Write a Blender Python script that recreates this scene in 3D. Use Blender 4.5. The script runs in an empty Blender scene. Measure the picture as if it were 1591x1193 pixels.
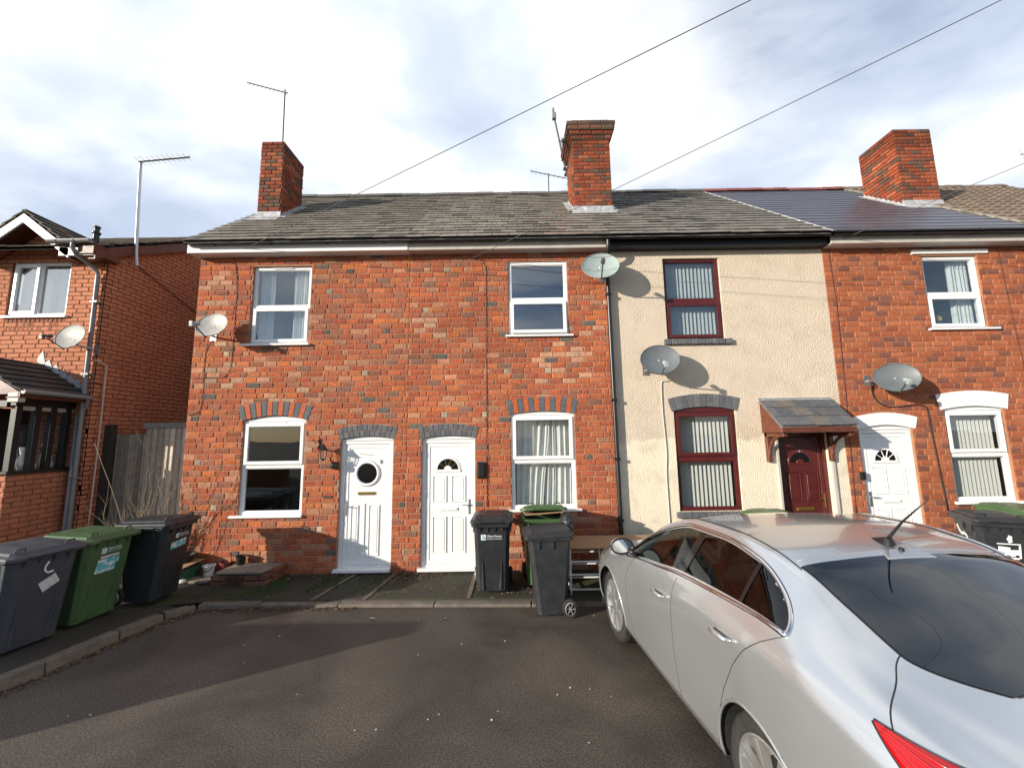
import bpy, bmesh, math, random
from mathutils import Vector, Matrix, noise
R = math.radians
random.seed(7)
S = bpy.context.scene
COL = S.collection

# ------------------------------------------------------------ camera
cam_d = bpy.data.cameras.new('camera'); cam = bpy.data.objects.new('camera', cam_d); COL.objects.link(cam)
cam_d.sensor_width = 36.0; cam_d.lens = 620 / 1591 * 36.0
cam_d.clip_start = 0.05; cam_d.clip_end = 2000
CAM = Vector((0, -6.25, 2.07))
p_, r_ = R(7.42), R(0.85)
fw = Vector((0, math.cos(p_), math.sin(p_))); rt = Vector((1, 0, 0)); up = rt.cross(fw)
rt2 = rt * math.cos(r_) - up * math.sin(r_); up2 = up * math.cos(r_) + rt * math.sin(r_)
cam.matrix_world = Matrix(((rt2.x, up2.x, -fw.x, CAM.x), (rt2.y, up2.y, -fw.y, CAM.y), (rt2.z, up2.z, -fw.z, CAM.z), (0, 0, 0, 1)))
S.camera = cam

# ------------------------------------------------------------ sun and sky
LIGHT = Vector((1.7, 1.0, -0.51)).normalized()          # the way the light travels
elev = math.asin(-LIGHT.z)
sd = bpy.data.lights.new('sun', 'SUN'); sd.energy = 5.0; sd.angle = R(0.53); sd.color = (1.0, 0.91, 0.78)
sun = bpy.data.objects.new('sun', sd); COL.objects.link(sun)
sun.rotation_euler = LIGHT.to_track_quat('-Z', 'Y').to_euler()
sun.location = (-20, -14, 12)
W = bpy.data.worlds.new('World'); S.world = W; W.use_nodes = True
nt = W.node_tree; nt.nodes.clear()
def N(nt, t, **k):
    n = nt.nodes.new(t)
    for a, b in k.items(): setattr(n, a, b)
    return n
wo = N(nt, 'ShaderNodeOutputWorld'); bg = N(nt, 'ShaderNodeBackground'); sky = N(nt, 'ShaderNodeTexSky')
sky.sky_type = 'NISHITA'; sky.sun_disc = False; sky.sun_elevation = R(30); sky.sun_rotation = math.atan2(-LIGHT.x, -LIGHT.y)
sky.sun_elevation = elev + R(8)
sky.altitude = 50; sky.air_density = 1.0; sky.dust_density = 0.6; sky.ozone_density = 2.0
tc = N(nt, 'ShaderNodeTexCoord'); sep = N(nt, 'ShaderNodeSeparateXYZ'); nt.links.new(tc.outputs['Generated'], sep.inputs[0])
mz = N(nt, 'ShaderNodeMath', operation='ADD'); mz.inputs[1].default_value = 0.22; nt.links.new(sep.outputs['Z'], mz.inputs[0])
mz2 = N(nt, 'ShaderNodeMath', operation='MAXIMUM'); mz2.inputs[1].default_value = 0.05; nt.links.new(mz.outputs[0], mz2.inputs[0])
dv = N(nt, 'ShaderNodeVectorMath', operation='DIVIDE'); cb = N(nt, 'ShaderNodeCombineXYZ')
for i in range(3): nt.links.new(mz2.outputs[0], cb.inputs[i])
nt.links.new(tc.outputs['Generated'], dv.inputs[0]); nt.links.new(cb.outputs[0], dv.inputs[1])
mp = N(nt, 'ShaderNodeMapping'); mp.inputs['Location'].default_value = (3.1, 1.35, 0); mp.inputs['Scale'].default_value = (1.0, 1.25, 0.0)
mp.inputs['Rotation'].default_value = (0, 0, R(25))
nt.links.new(dv.outputs[0], mp.inputs[0])
def noise_tex(nt, vec, sc, det, rough, dist=0.0):
    n = N(nt, 'ShaderNodeTexNoise'); n.inputs['Scale'].default_value = sc; n.inputs['Detail'].default_value = det
    n.inputs['Roughness'].default_value = rough; n.inputs['Distortion'].default_value = dist
    if vec is not None: nt.links.new(vec, n.inputs['Vector'])
    return n
def ramp(nt, src, stops, interp='LINEAR'):
    r = N(nt, 'ShaderNodeValToRGB'); cr = r.color_ramp; cr.interpolation = interp
    while len(cr.elements) < len(stops): cr.elements.new(0.5)
    for e, (p, c) in zip(cr.elements, stops):
        e.position = p; e.color = (c, c, c, 1) if isinstance(c, (int, float)) else (*c, 1)
    nt.links.new(src, r.inputs[0]); return r
n1 = noise_tex(nt, mp.outputs[0], 0.85, 7, 0.55, 0.3)
# a wide clear gap low on the right of the view, more cloud elsewhere
gx = N(nt, 'ShaderNodeVectorMath', operation='DOT_PRODUCT'); nt.links.new(tc.outputs['Generated'], gx.inputs[0])
gx.inputs[1].default_value = Vector((0.62, 0.70, 0.42)).normalized()
gr = ramp(nt, gx.outputs['Value'], [(0.78, 0.0), (0.99, 0.14)])
gb = N(nt, 'ShaderNodeVectorMath', operation='DOT_PRODUCT'); nt.links.new(tc.outputs['Generated'], gb.inputs[0]); gb.inputs[1].default_value = Vector((-0.10, -0.90, 0.42)).normalized()
gbr = ramp(nt, gb.outputs['Value'], [(0.25, 0.0), (0.80, 0.36)])
sb0 = N(nt, 'ShaderNodeMath', operation='ADD'); nt.links.new(gr.outputs[0], sb0.inputs[0]); nt.links.new(gbr.outputs[0], sb0.inputs[1])
gf = N(nt, 'ShaderNodeMath', operation='MULTIPLY_ADD'); gf.inputs[1].default_value = -1.0; gf.inputs[2].default_value = 0.0
sb = N(nt, 'ShaderNodeMath', operation='SUBTRACT'); nt.links.new(n1.outputs['Fac'], sb.inputs[0]); nt.links.new(sb0.outputs[0], sb.inputs[1])
cov = ramp(nt, sb.outputs[0], [(0.22, 0.08), (0.36, 0.78), (0.50, 1.0)])
n2 = noise_tex(nt, mp.outputs[0], 1.6, 6, 0.5, 0.2)
cc = ramp(nt, n2.outputs['Fac'], [(0.34, (0.60, 0.69, 0.86)), (0.45, (0.80, 0.88, 1.02)), (0.55, (1.12, 1.13, 1.15))])
cs = N(nt, 'ShaderNodeMix', data_type='RGBA', blend_type='MULTIPLY'); cs.inputs['Factor'].default_value = 1
nt.links.new(cc.outputs[0], cs.inputs['A']); cs.inputs['B'].default_value = (7.6, 7.6, 7.6, 1)
cm = N(nt, 'ShaderNodeMix', data_type='RGBA'); nt.links.new(cov.outputs[0], cm.inputs['Factor'])
nt.links.new(sky.outputs[0], cm.inputs['A']); nt.links.new(cs.outputs['Result'], cm.inputs['B'])
nt.links.new(cm.outputs['Result'], bg.inputs['Color']); bg.inputs['Strength'].default_value = 0.10
nt.links.new(bg.outputs[0], wo.inputs[0])
S.view_settings.view_transform = 'Standard'; S.view_settings.look = 'None'
S.view_settings.exposure = 0.5; S.view_settings.gamma = 1.0; S.view_settings.use_curve_mapping = False

# ------------------------------------------------------------ mesh helpers
class MB:
    def __init__(s): s.v = []; s.f = []; s.m = []; s.c = []
    def face(s, ids, m=0, c=None): s.f.append(ids); s.m.append(m); s.c.append(c or (1, 1, 1))
    def add(s, vs, fs, m=0, c=None):
        b = len(s.v); s.v += [tuple(v) for v in vs]
        for f in fs: s.face([b + i for i in f], m, c)
        return s
    def box(s, x0, x1, y0, y1, z0, z1, m=0, c=None):
        vs = [(x, y, z) for z in (z0, z1) for y in (y0, y1) for x in (x0, x1)]
        return s.add(vs, [(0, 2, 3, 1), (4, 5, 7, 6), (0, 1, 5, 4), (2, 6, 7, 3), (0, 4, 6, 2), (1, 3, 7, 5)], m, c)
    def hexa(s, P, m=0, c=None):      # 8 points ordered as box
        return s.add(P, [(0, 2, 3, 1), (4, 5, 7, 6), (0, 1, 5, 4), (2, 6, 7, 3), (0, 4, 6, 2), (1, 3, 7, 5)], m, c)
    def prism(s, poly, y0, y1, m=0, c=None):   # polygon in x,z, anticlockwise seen from -y
        n = len(poly); vs = [(x, y0, z) for x, z in poly] + [(x, y1, z) for x, z in poly]
        fs = [tuple(range(n)), tuple(range(2 * n - 1, n - 1, -1))] + [(i, i + n, (i + 1) % n + n, (i + 1) % n) for i in range(n)]
        return s.add(vs, fs, m, c)
    def tube(s, pts, r, n=8, m=0, c=None, cap=True):
        pts = [Vector(p) for p in pts]; rings = []; prev = None
        rr = r if isinstance(r, (list, tuple)) else [r] * len(pts)
        for i, p in enumerate(pts):
            t = (pts[min(i + 1, len(pts) - 1)] - pts[max(i - 1, 0)])
            t = t.normalized() if t.length > 1e-9 else Vector((0, 0, 1))
            a = prev if prev is not None else (Vector((0, 0, 1)) if abs(t.z) < .9 else Vector((1, 0, 0)))
            u = (a - t * a.dot(t)).normalized(); w = t.cross(u); prev = u
            rings.append([p + (u * math.cos(2 * math.pi * k / n) + w * math.sin(2 * math.pi * k / n)) * rr[i] for k in range(n)])
        vs = [q for g in rings for q in g]; fs = []
        for i in range(len(pts) - 1):
            for k in range(n): fs.append((i * n + k, i * n + (k + 1) % n, (i + 1) * n + (k + 1) % n, (i + 1) * n + k))
        if cap: fs += [tuple(range(n - 1, -1, -1)), tuple((len(pts) - 1) * n + k for k in range(n))]
        return s.add(vs, fs, m, c)
    def lathe(s, prof, o, ax=(0, 0, 1), n=24, m=0, c=None, sc=(1, 1), cap=True):   # prof: (r, h)
        ax = Vector(ax).normalized(); a = Vector((1, 0, 0)) if abs(ax.x) < .9 else Vector((0, 1, 0))
        u = (a - ax * a.dot(ax)).normalized(); w = ax.cross(u); o = Vector(o); vs = []; fs = []
        for r, h in prof:
            for k in range(n):
                t = 2 * math.pi * k / n
                vs.append(o + ax * h + u * (math.cos(t) * r * sc[0]) + w * (math.sin(t) * r * sc[1]))
        for i in range(len(prof) - 1):
            for k in range(n): fs.append((i * n + k, i * n + (k + 1) % n, (i + 1) * n + (k + 1) % n, (i + 1) * n + k))
        if cap and prof[0][0] > 1e-6: fs.append(tuple(range(n - 1, -1, -1)))
        if cap and prof[-1][0] > 1e-6: fs.append(tuple((len(prof) - 1) * n + k for k in range(n)))
        return s.add(vs, fs, m, c)
    def build(s, name, mats, parent=None, smooth=False, bevel=0, seg=1, auto=None, recalc=True):
        me = bpy.data.meshes.new(name); me.from_pydata(s.v, [], s.f)
        if not isinstance(mats, (list, tuple)): mats = [mats]
        for m in mats: me.materials.append(m)
        me.polygons.foreach_set('material_index', s.m)
        at = me.attributes.new('tint', 'FLOAT_COLOR', 'FACE')
        at.data.foreach_set('color', [x for c in s.c for x in (c[0], c[1], c[2], 1.0)])
        me.update()
        if recalc:
            b = bmesh.new(); b.from_mesh(me); bmesh.ops.recalc_face_normals(b, faces=b.faces); b.to_mesh(me); b.free()
        if smooth:
            me.polygons.foreach_set('use_smooth', [True] * len(me.polygons))
            if auto: me.set_sharp_from_angle(angle=R(auto))
        o = bpy.data.objects.new(name, me); COL.objects.link(o)
        if parent is not None: o.parent = parent
        if bevel:
            b = o.modifiers.new('b', 'BEVEL'); b.width = bevel; b.segments = seg; b.limit_method = 'ANGLE'; b.angle_limit = R(40)
        return o
def tag(o, label, cat, group=None, kind=None):
    if label: o['label'] = label
    if cat: o['category'] = cat
    if group: o['group'] = group
    if kind: o['kind'] = kind
    return o
def thing(name, label, cat, loc=(0, 0, 0), rz=0.0, group=None):
    o = bpy.data.objects.new(name, None); COL.objects.link(o); o.empty_display_size = .1
    o.location = loc; o.rotation_euler = (0, 0, rz); return tag(o, label, cat, group)
def copy_tree(o, parent=None):
    c = o.copy(); COL.objects.link(c); c.parent = parent
    for ch in list(o.children): copy_tree(ch, c)
    return c

# ------------------------------------------------------------ materials
def mat(name, col=(.5, .5, .5), rough=.5, metal=0.0, tint=False, nsc=0, namt=.0, bump=0, bsc=60, bdist=.002, spec=.5, coat=0, stain=None, ior=1.5, broad=None):
    m = bpy.data.materials.new(name); m.use_nodes = True; t = m.node_tree; b = t.nodes['Principled BSDF']
    b.inputs['Roughness'].default_value = rough; b.inputs['Metallic'].default_value = metal
    b.inputs['Specular IOR Level'].default_value = spec; b.inputs['Coat Weight'].default_value = coat; b.inputs['IOR'].default_value = ior
    co = N(t, 'ShaderNodeTexCoord').outputs['Object']
    if tint:
        a = N(t, 'ShaderNodeAttribute'); a.attribute_name = 'tint'; src = a.outputs['Color']
        mx = N(t, 'ShaderNodeMix', data_type='RGBA', blend_type='MULTIPLY'); mx.inputs['Factor'].default_value = 1
        t.links.new(src, mx.inputs['A']); mx.inputs['B'].default_value = (*col, 1); src = mx.outputs['Result']
    else:
        rg = N(t, 'ShaderNodeRGB'); rg.outputs[0].default_value = (*col, 1); src = rg.outputs[0]
    if namt:
        nn = noise_tex(t, co, nsc, 6, .62); rr = ramp(t, nn.outputs['Fac'], [(.3, 1 - namt), (.7, 1 + namt)])
        mx = N(t, 'ShaderNodeMix', data_type='RGBA', blend_type='MULTIPLY'); mx.inputs['Factor'].default_value = 1
        mx.clamp_result = False
        t.links.new(src, mx.inputs['A']); t.links.new(rr.outputs[0], mx.inputs['B']); src = mx.outputs['Result']
        rr2 = ramp(t, nn.outputs['Fac'], [(.3, max(0, rough - .08)), (.7, min(1, rough + .08))]); t.links.new(rr2.outputs[0], b.inputs['Roughness'])
    if stain:                                    # (colour, scale, lo, hi)
        sc_, ss, lo, hi = stain; nn = noise_tex(t, co, ss, 8, .65, .4); rr = ramp(t, nn.outputs['Fac'], [(lo, 0.0), (hi, 1.0)])
        mx = N(t, 'ShaderNodeMix', data_type='RGBA'); t.links.new(rr.outputs[0], mx.inputs['Factor'])
        t.links.new(src, mx.inputs['A']); mx.inputs['B'].default_value = (*sc_, 1); src = mx.outputs['Result']
    if broad:
        nn = noise_tex(t, co, broad[0], 4, .6, .6); rr = ramp(t, nn.outputs['Fac'], [(.32, 1 - broad[1]), (.68, 1 + broad[1])])
        mx = N(t, 'ShaderNodeMix', data_type='RGBA', blend_type='MULTIPLY'); mx.inputs['Factor'].default_value = 1; mx.clamp_result = False
        t.links.new(src, mx.inputs['A']); t.links.new(rr.outputs[0], mx.inputs['B']); src = mx.outputs['Result']
    t.links.new(src, b.inputs['Base Color'])
    if bump:
        nb = noise_tex(t, co, bsc, 5, .6); bp = N(t, 'ShaderNodeBump'); bp.inputs['Strength'].default_value = bump
        bp.inputs['Distance'].default_value = bdist; t.links.new(nb.outputs['Fac'], bp.inputs['Height']); t.links.new(bp.outputs[0], b.inputs['Normal'])
    return m
def glass_mat(name, tintc=(.75, .8, .8), fac=1.6, base=.07, rough=0.0, bump=True):
    m = bpy.data.materials.new(name); m.use_nodes = True; t = m.node_tree; t.nodes.clear()
    o = N(t, 'ShaderNodeOutputMaterial'); g = N(t, 'ShaderNodeBsdfGlossy'); tr = N(t, 'ShaderNodeBsdfTransparent'); mx = N(t, 'ShaderNodeMixShader')
    g.inputs['Roughness'].default_value = rough; g.inputs['Color'].default_value = (.95, .97, 1, 1); tr.inputs['Color'].default_value = (*tintc, 1)
    ge = N(t, 'ShaderNodeNewGeometry'); dt = N(t, 'ShaderNodeVectorMath', operation='DOT_PRODUCT'); t.links.new(ge.outputs['Incoming'], dt.inputs[0]); t.links.new(ge.outputs['Normal'], dt.inputs[1])
    ab = N(t, 'ShaderNodeMath', operation='ABSOLUTE'); t.links.new(dt.outputs['Value'], ab.inputs[0]); om = N(t, 'ShaderNodeMath', operation='SUBTRACT'); om.inputs[0].default_value = 1; t.links.new(ab.outputs[0], om.inputs[1])
    p5 = N(t, 'ShaderNodeMath', operation='POWER'); p5.inputs[1].default_value = 5; t.links.new(om.outputs[0], p5.inputs[0]); fr = N(t, 'ShaderNodeMath', operation='MULTIPLY_ADD'); fr.inputs[1].default_value = .93; fr.inputs[2].default_value = .045; t.links.new(p5.outputs[0], fr.inputs[0])
    ma = N(t, 'ShaderNodeMath', operation='MULTIPLY_ADD'); ma.use_clamp = True; ma.inputs[1].default_value = fac; ma.inputs[2].default_value = base
    nz = noise_tex(t, N(t, 'ShaderNodeTexCoord').outputs['Object'], 2.2, 2, .5); bp = N(t, 'ShaderNodeBump'); bp.inputs['Strength'].default_value = .25; bp.inputs['Distance'].default_value = .004
    t.links.new(nz.outputs['Fac'], bp.inputs['Height'])
    if bump: t.links.new(bp.outputs[0], g.inputs['Normal'])
    t.links.new(fr.outputs[0], ma.inputs[0]); t.links.new(ma.outputs[0], mx.inputs[0]); t.links.new(tr.outputs[0], mx.inputs[1]); t.links.new(g.outputs[0], mx.inputs[2])
    t.links.new(mx.outputs[0], o.inputs[0]); return m
M = {}
M['brick'] = mat('brick', (1, 1, 1), .92, tint=True, nsc=34, namt=.36, bump=1.0, bsc=48, bdist=.006, spec=.2, stain=((.46, .27, .17), 11, .62, .84), broad=(.75, .16))
M['brick_clean'] = mat('brick_clean', (1, 1, 1), .9, tint=True, nsc=30, namt=.24, bump=.8, bsc=60, bdist=.004, spec=.2, broad=(.9, .12))
M['brick_sooty'] = mat('brick_sooty', (1, 1, 1), .9, tint=True, nsc=30, namt=.3, bump=.9, bsc=45, bdist=.005, spec=.2, stain=((.07, .055, .045), 6, .56, .74))
M['mortar'] = mat('mortar', (.37, .20, .13), .95, nsc=12, namt=.22, bump=.8, bsc=90, bdist=.003, spec=.1)
M['mortar_soft'] = mat('mortar_soft', (.34, .165, .095), .95, nsc=12, namt=.22, bump=.8, bsc=90, bdist=.003, spec=.1)
M['mortar_dark'] = mat('mortar_dark', (.13, .10, .08), .95, nsc=12, namt=.22, bump=.8, bsc=90, bdist=.003, spec=.1)
M['mortar_brown'] = mat('mortar_brown', (.17, .085, .05), .95, nsc=12, namt=.2, bump=.8, bsc=90, bdist=.003, spec=.1)
M['blue_brick'] = mat('blue_brick', (1, 1, 1), .75, tint=True, nsc=24, namt=.25, bump=.7, bsc=60, bdist=.003, spec=.3, stain=((.30, .28, .25), 14, .60, .82))
M['slate'] = mat('slate', (1, 1, 1), .72, tint=True, nsc=14, namt=.3, bump=.7, bsc=40, bdist=.004, spec=.35, stain=((.15, .135, .10), 5, .52, .72))
M['slate_new'] = mat('slate_new', (.045, .046, .055), .38, nsc=5, namt=.15, bump=.25, bsc=50, bdist=.002, spec=.5, tint=True)
M['tile_brown'] = mat('tile_brown', (1, 1, 1), .8, tint=True, nsc=12, namt=.25, bump=.6, bsc=50, bdist=.004)
M['upvc'] = mat('upvc', (.80, .80, .79), .30, nsc=3, namt=.03, spec=.5, stain=((.62, .60, .55), 2.8, .60, .88))
M['upvc_dirty'] = mat('upvc_dirty', (.74, .73, .70), .35, nsc=2.5, namt=.07, stain=((.40, .38, .33), 3.5, .56, .85))
M['fascia_grey'] = mat('fascia_grey', (.48, .44, .39), .5, nsc=4, namt=.12)
M['maroon'] = mat('maroon', (.085, .012, .011), .32, nsc=5, namt=.12)
M['black_plastic'] = mat('black_plastic', (.012, .012, .013), .35)
M['grey_pipe'] = mat('grey_pipe', (.22, .22, .22), .4, nsc=6, namt=.1)
M['cable_black'] = mat('cable_black', (.02, .018, .016), .6)
M['cable_red'] = mat('cable_red', (.07, .025, .02), .6)
M['cable_white'] = mat('cable_white', (.55, .52, .44), .6)
M['wire_grey'] = mat('wire_grey', (.07, .07, .075), .7)
M['lead'] = mat('lead', (.34, .35, .36), .55, nsc=12, namt=.25, bump=.6, bsc=25, bdist=.006, stain=((.62, .62, .60), 11, .5, .7))
M['steel'] = mat('steel', (.55, .55, .56), .35, 1.0)
M['galv'] = mat('galv', (.50, .51, .52), .42, .9, nsc=20, namt=.15)
M['dark_steel'] = mat('dark_steel', (.10, .095, .09), .5, .5)
M['dish_grey'] = mat('dish_grey', (.12, .135, .145), .42, nsc=4, namt=.12)
M['dish_pale'] = mat('dish_pale', (.34, .33, .31), .5, nsc=7, namt=.14, stain=((.20, .18, .15), 6, .55, .8))
M['dish_white'] = mat('dish_white', (.30, .36, .35), .45, nsc=6, namt=.1)
M['brass'] = mat('brass', (.55, .36, .10), .3, 1.0)
M['curtain'] = mat('curtain', (.82, .83, .80), .85, nsc=8, namt=.06, bump=.3, bsc=220)
M['curtain_cream'] = mat('curtain_cream', (.62, .56, .42), .9, nsc=8, namt=.08)
M['blind'] = mat('blind', (.62, .63, .59), .8)
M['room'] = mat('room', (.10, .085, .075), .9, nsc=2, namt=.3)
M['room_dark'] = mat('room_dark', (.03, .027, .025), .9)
M['glass'] = glass_mat('glass', (.90, .91, .91), 1.2, .01)
M['glass_mid'] = glass_mat('glass_mid', (.84, .87, .88), 1.5, .04)
M['glass_up'] = glass_mat('glass_up', (.70, .74, .75), 2.4, .08)
M['glass_dark'] = mat('glass_dark', (.006, .006, .006), .05, spec=.6)
M['paint_white'] = mat('paint_white', (.80, .80, .78), .6, nsc=9, namt=.05, bump=.5, bsc=60, bdist=.003)
M['kerb'] = mat('kerb', (.15, .125, .10), .9, nsc=9, namt=.3, bump=.8, bsc=60, bdist=.004, stain=((.09, .08, .05), 5, .5, .75))
M['concrete'] = mat('concrete', (.27, .24, .19), .9, nsc=8, namt=.25, bump=.8, bsc=60, bdist=.004, stain=((.12, .11, .06), 4, .48, .7))
M['wood_grey'] = mat('wood_grey', (1, 1, 1), .85, tint=True, nsc=9, namt=.2)
M['wood_brown'] = mat('wood_brown', (.12, .035, .018), .45, nsc=9, namt=.25)
M['timber_black'] = mat('timber_black', (.012, .012, .012), .5)
M['bin_dark'] = mat('bin_dark', (.022, .024, .027), .46, nsc=7, namt=.18, bump=.35, bsc=160, bdist=.001, stain=((.06, .06, .06), 3, .60, .85))
M['bin_blue'] = mat('bin_blue', (.055, .060, .072), .46, nsc=7, namt=.15, bump=.35, bsc=160, bdist=.001, stain=((.10, .10, .11), 3, .58, .85))
M['bin_green'] = mat('bin_green', (.062, .115, .045), .42, nsc=7, namt=.15, bump=.3, bsc=160, bdist=.001, stain=((.12, .17, .10), 4, .6, .85))
M['rubber'] = mat('rubber', (.022, .021, .02), .8, nsc=30, namt=.3, bump=.4, bsc=90)
M['cardboard'] = mat('cardboard', (.36, .22, .12), .85, nsc=6, namt=.12)
M['stencil'] = mat('stencil', (.72, .74, .74), .5)
M['sticker'] = mat('sticker', (.62, .62, .60), .5, stain=((.35, .35, .34), 25, .5, .7))
M['sticker_blue'] = mat('sticker_blue', (.10, .42, .48), .45, stain=((.65, .72, .74), 18, .47, .55))
M['white_metal'] = mat('white_metal', (.72, .72, .71), .35)
M['rust'] = mat('rust', (.07, .035, .02), .8, nsc=30, namt=.3)
# cream pebble-dash
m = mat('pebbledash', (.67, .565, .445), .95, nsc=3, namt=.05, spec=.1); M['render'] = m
t = m.node_tree; b = t.nodes['Principled BSDF']; co = N(t, 'ShaderNodeTexCoord').outputs['Object']
vo = N(t, 'ShaderNodeTexVoronoi'); vo.inputs['Scale'].default_value = 85; t.links.new(co, vo.inputs['Vector'])
nb = noise_tex(t, co, 42, 5, .65); ad = N(t, 'ShaderNodeMath', operation='SUBTRACT'); t.links.new(nb.outputs['Fac'], ad.inputs[0]); t.links.new(vo.outputs['Distance'], ad.inputs[1])
bp = N(t, 'ShaderNodeBump'); bp.inputs['Strength'].default_value = .75; bp.inputs['Distance'].default_value = .012; t.links.new(ad.outputs[0], bp.inputs['Height']); t.links.new(bp.outputs[0], b.inputs['Normal'])
# colour turns paler over the lower storey, with an uneven edge
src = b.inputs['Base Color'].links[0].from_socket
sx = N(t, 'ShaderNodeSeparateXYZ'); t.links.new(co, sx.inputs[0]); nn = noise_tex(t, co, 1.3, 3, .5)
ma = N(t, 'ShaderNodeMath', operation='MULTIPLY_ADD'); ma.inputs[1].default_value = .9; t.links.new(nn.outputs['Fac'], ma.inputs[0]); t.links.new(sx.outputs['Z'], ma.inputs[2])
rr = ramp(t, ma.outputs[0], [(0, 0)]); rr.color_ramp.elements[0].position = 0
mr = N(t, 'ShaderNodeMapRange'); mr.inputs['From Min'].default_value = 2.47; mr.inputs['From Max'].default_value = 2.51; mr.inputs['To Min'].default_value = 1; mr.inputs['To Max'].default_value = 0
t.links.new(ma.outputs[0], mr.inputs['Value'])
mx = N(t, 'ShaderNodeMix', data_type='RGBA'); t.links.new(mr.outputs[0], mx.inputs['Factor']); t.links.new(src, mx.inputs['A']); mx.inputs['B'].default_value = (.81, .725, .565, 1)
ds = ramp(t, noise_tex(t, co, 2.6, 7, .7, .5).outputs['Fac'], [(.50, 0.0), (.72, .55)])
mx2 = N(t, 'ShaderNodeMix', data_type='RGBA'); t.links.new(ds.outputs[0], mx2.inputs['Factor']); t.links.new(mx.outputs['Result'], mx2.inputs['A']); mx2.inputs['B'].default_value = (.50, .41, .30, 1)
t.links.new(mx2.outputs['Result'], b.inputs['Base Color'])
# asphalt
m = mat('asphalt', (.052, .043, .036), .8, spec=.4); M['asphalt'] = m
t = m.node_tree; b = t.nodes['Principled BSDF']; co = N(t, 'ShaderNodeTexCoord').outputs['Object']
a1 = noise_tex(t, co, 75, 5, .85); a2 = noise_tex(t, co, .9, 6, .6, .5); a3 = noise_tex(t, co, 14, 5, .6)
r1 = ramp(t, a1.outputs['Fac'], [(.40, .35), (.60, 1.75)]); r2 = ramp(t, a2.outputs['Fac'], [(.35, .62), (.65, 1.35)])
x1 = N(t, 'ShaderNodeMix', data_type='RGBA', blend_type='MULTIPLY'); x1.inputs['Factor'].default_value = 1; x1.clamp_result = False
x1.inputs['A'].default_value = (.070, .058, .047, 1); t.links.new(r1.outputs[0], x1.inputs['B'])
x2 = N(t, 'ShaderNodeMix', data_type='RGBA', blend_type='MULTIPLY'); x2.inputs['Factor'].default_value = 1; t.links.new(x1.outputs['Result'], x2.inputs['A']); t.links.new(r2.outputs[0], x2.inputs['B'])
t.links.new(x2.outputs['Result'], b.inputs['Base Color'])
rr = ramp(t, a2.outputs['Fac'], [(.4, .62), (.6, .9)]); t.links.new(rr.outputs[0], b.inputs['Roughness'])
bp = N(t, 'ShaderNodeBump'); bp.inputs['Strength'].default_value = .8; bp.inputs['Distance'].default_value = .004
sm = N(t, 'ShaderNodeMath', operation='ADD'); t.links.new(a1.outputs['Fac'], sm.inputs[0]); t.links.new(a3.outputs['Fac'], sm.inputs[1]); t.links.new(sm.outputs[0], bp.inputs['Height']); t.links.new(bp.outputs[0], b.inputs['Normal'])
M['tarmac_path'] = mat('tarmac_path', (.040, .034, .026), .85, nsc=160, namt=.5, bump=.9, bsc=150, bdist=.004, stain=((.035, .05, .012), 2.6, .48, .66))

# ------------------------------------------------------------ brickwork
C = .0848
REDS = [(.37, .088, .044), (.40, .102, .048), (.34, .080, .042), (.43, .125, .058), (.32, .086, .050), (.38, .095, .048), (.36, .10, .055)]
MIXED = REDS * 2 + [(.28, .088, .052), (.25, .09, .062), (.30, .11, .07), (.36, .15, .095), (.21, .10, .075), (.44, .18, .11), (.46, .12, .045)]
def ju(): return random.random() ** 3 * .010
def brick(mb, ux, x0, x1, z0, z1, y, out, col, mi=0, ch=.0055):
    # ux: 'x' wall facing -y, 'y' wall facing +-x ; out: proud distance, sign by facing
    def P(u, d, z):
        return (u, y - d, z) if ux == 'x' else (y + d, u, z)
    j = random.uniform(-.002, .002); o = out + random.uniform(-.002, .0025); t1 = random.uniform(-.0012, .0012); t2 = random.uniform(-.0012, .0012)
    x0 += random.uniform(0, .003); x1 -= random.uniform(0, .003); z0 += j; z1 += j
    vs = [P(x0, 0, z0), P(x1, 0, z0), P(x1, 0, z1), P(x0, 0, z1),
          P(x0, o - ch + t1, z0), P(x1, o - ch + t2, z0), P(x1, o - ch + t2, z1), P(x0, o - ch + t1, z1),
          P(x0 + ch + ju(), o + t1, z0 + ch + ju()), P(x1 - ch - ju(), o + t2, z0 + ch + ju()), P(x1 - ch - ju(), o + t2, z1 - ch - ju()), P(x0 + ch + ju(), o + t1, z1 - ch - ju())]
    fs = [(8, 9, 10, 11)]
    for a, b_ in ((0, 4), (4, 8)):
        for k in range(4): fs.append((a + k, a + (k + 1) % 4, b_ + (k + 1) % 4, b_ + k))
    mb.add(vs, fs, mi, col)
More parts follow.
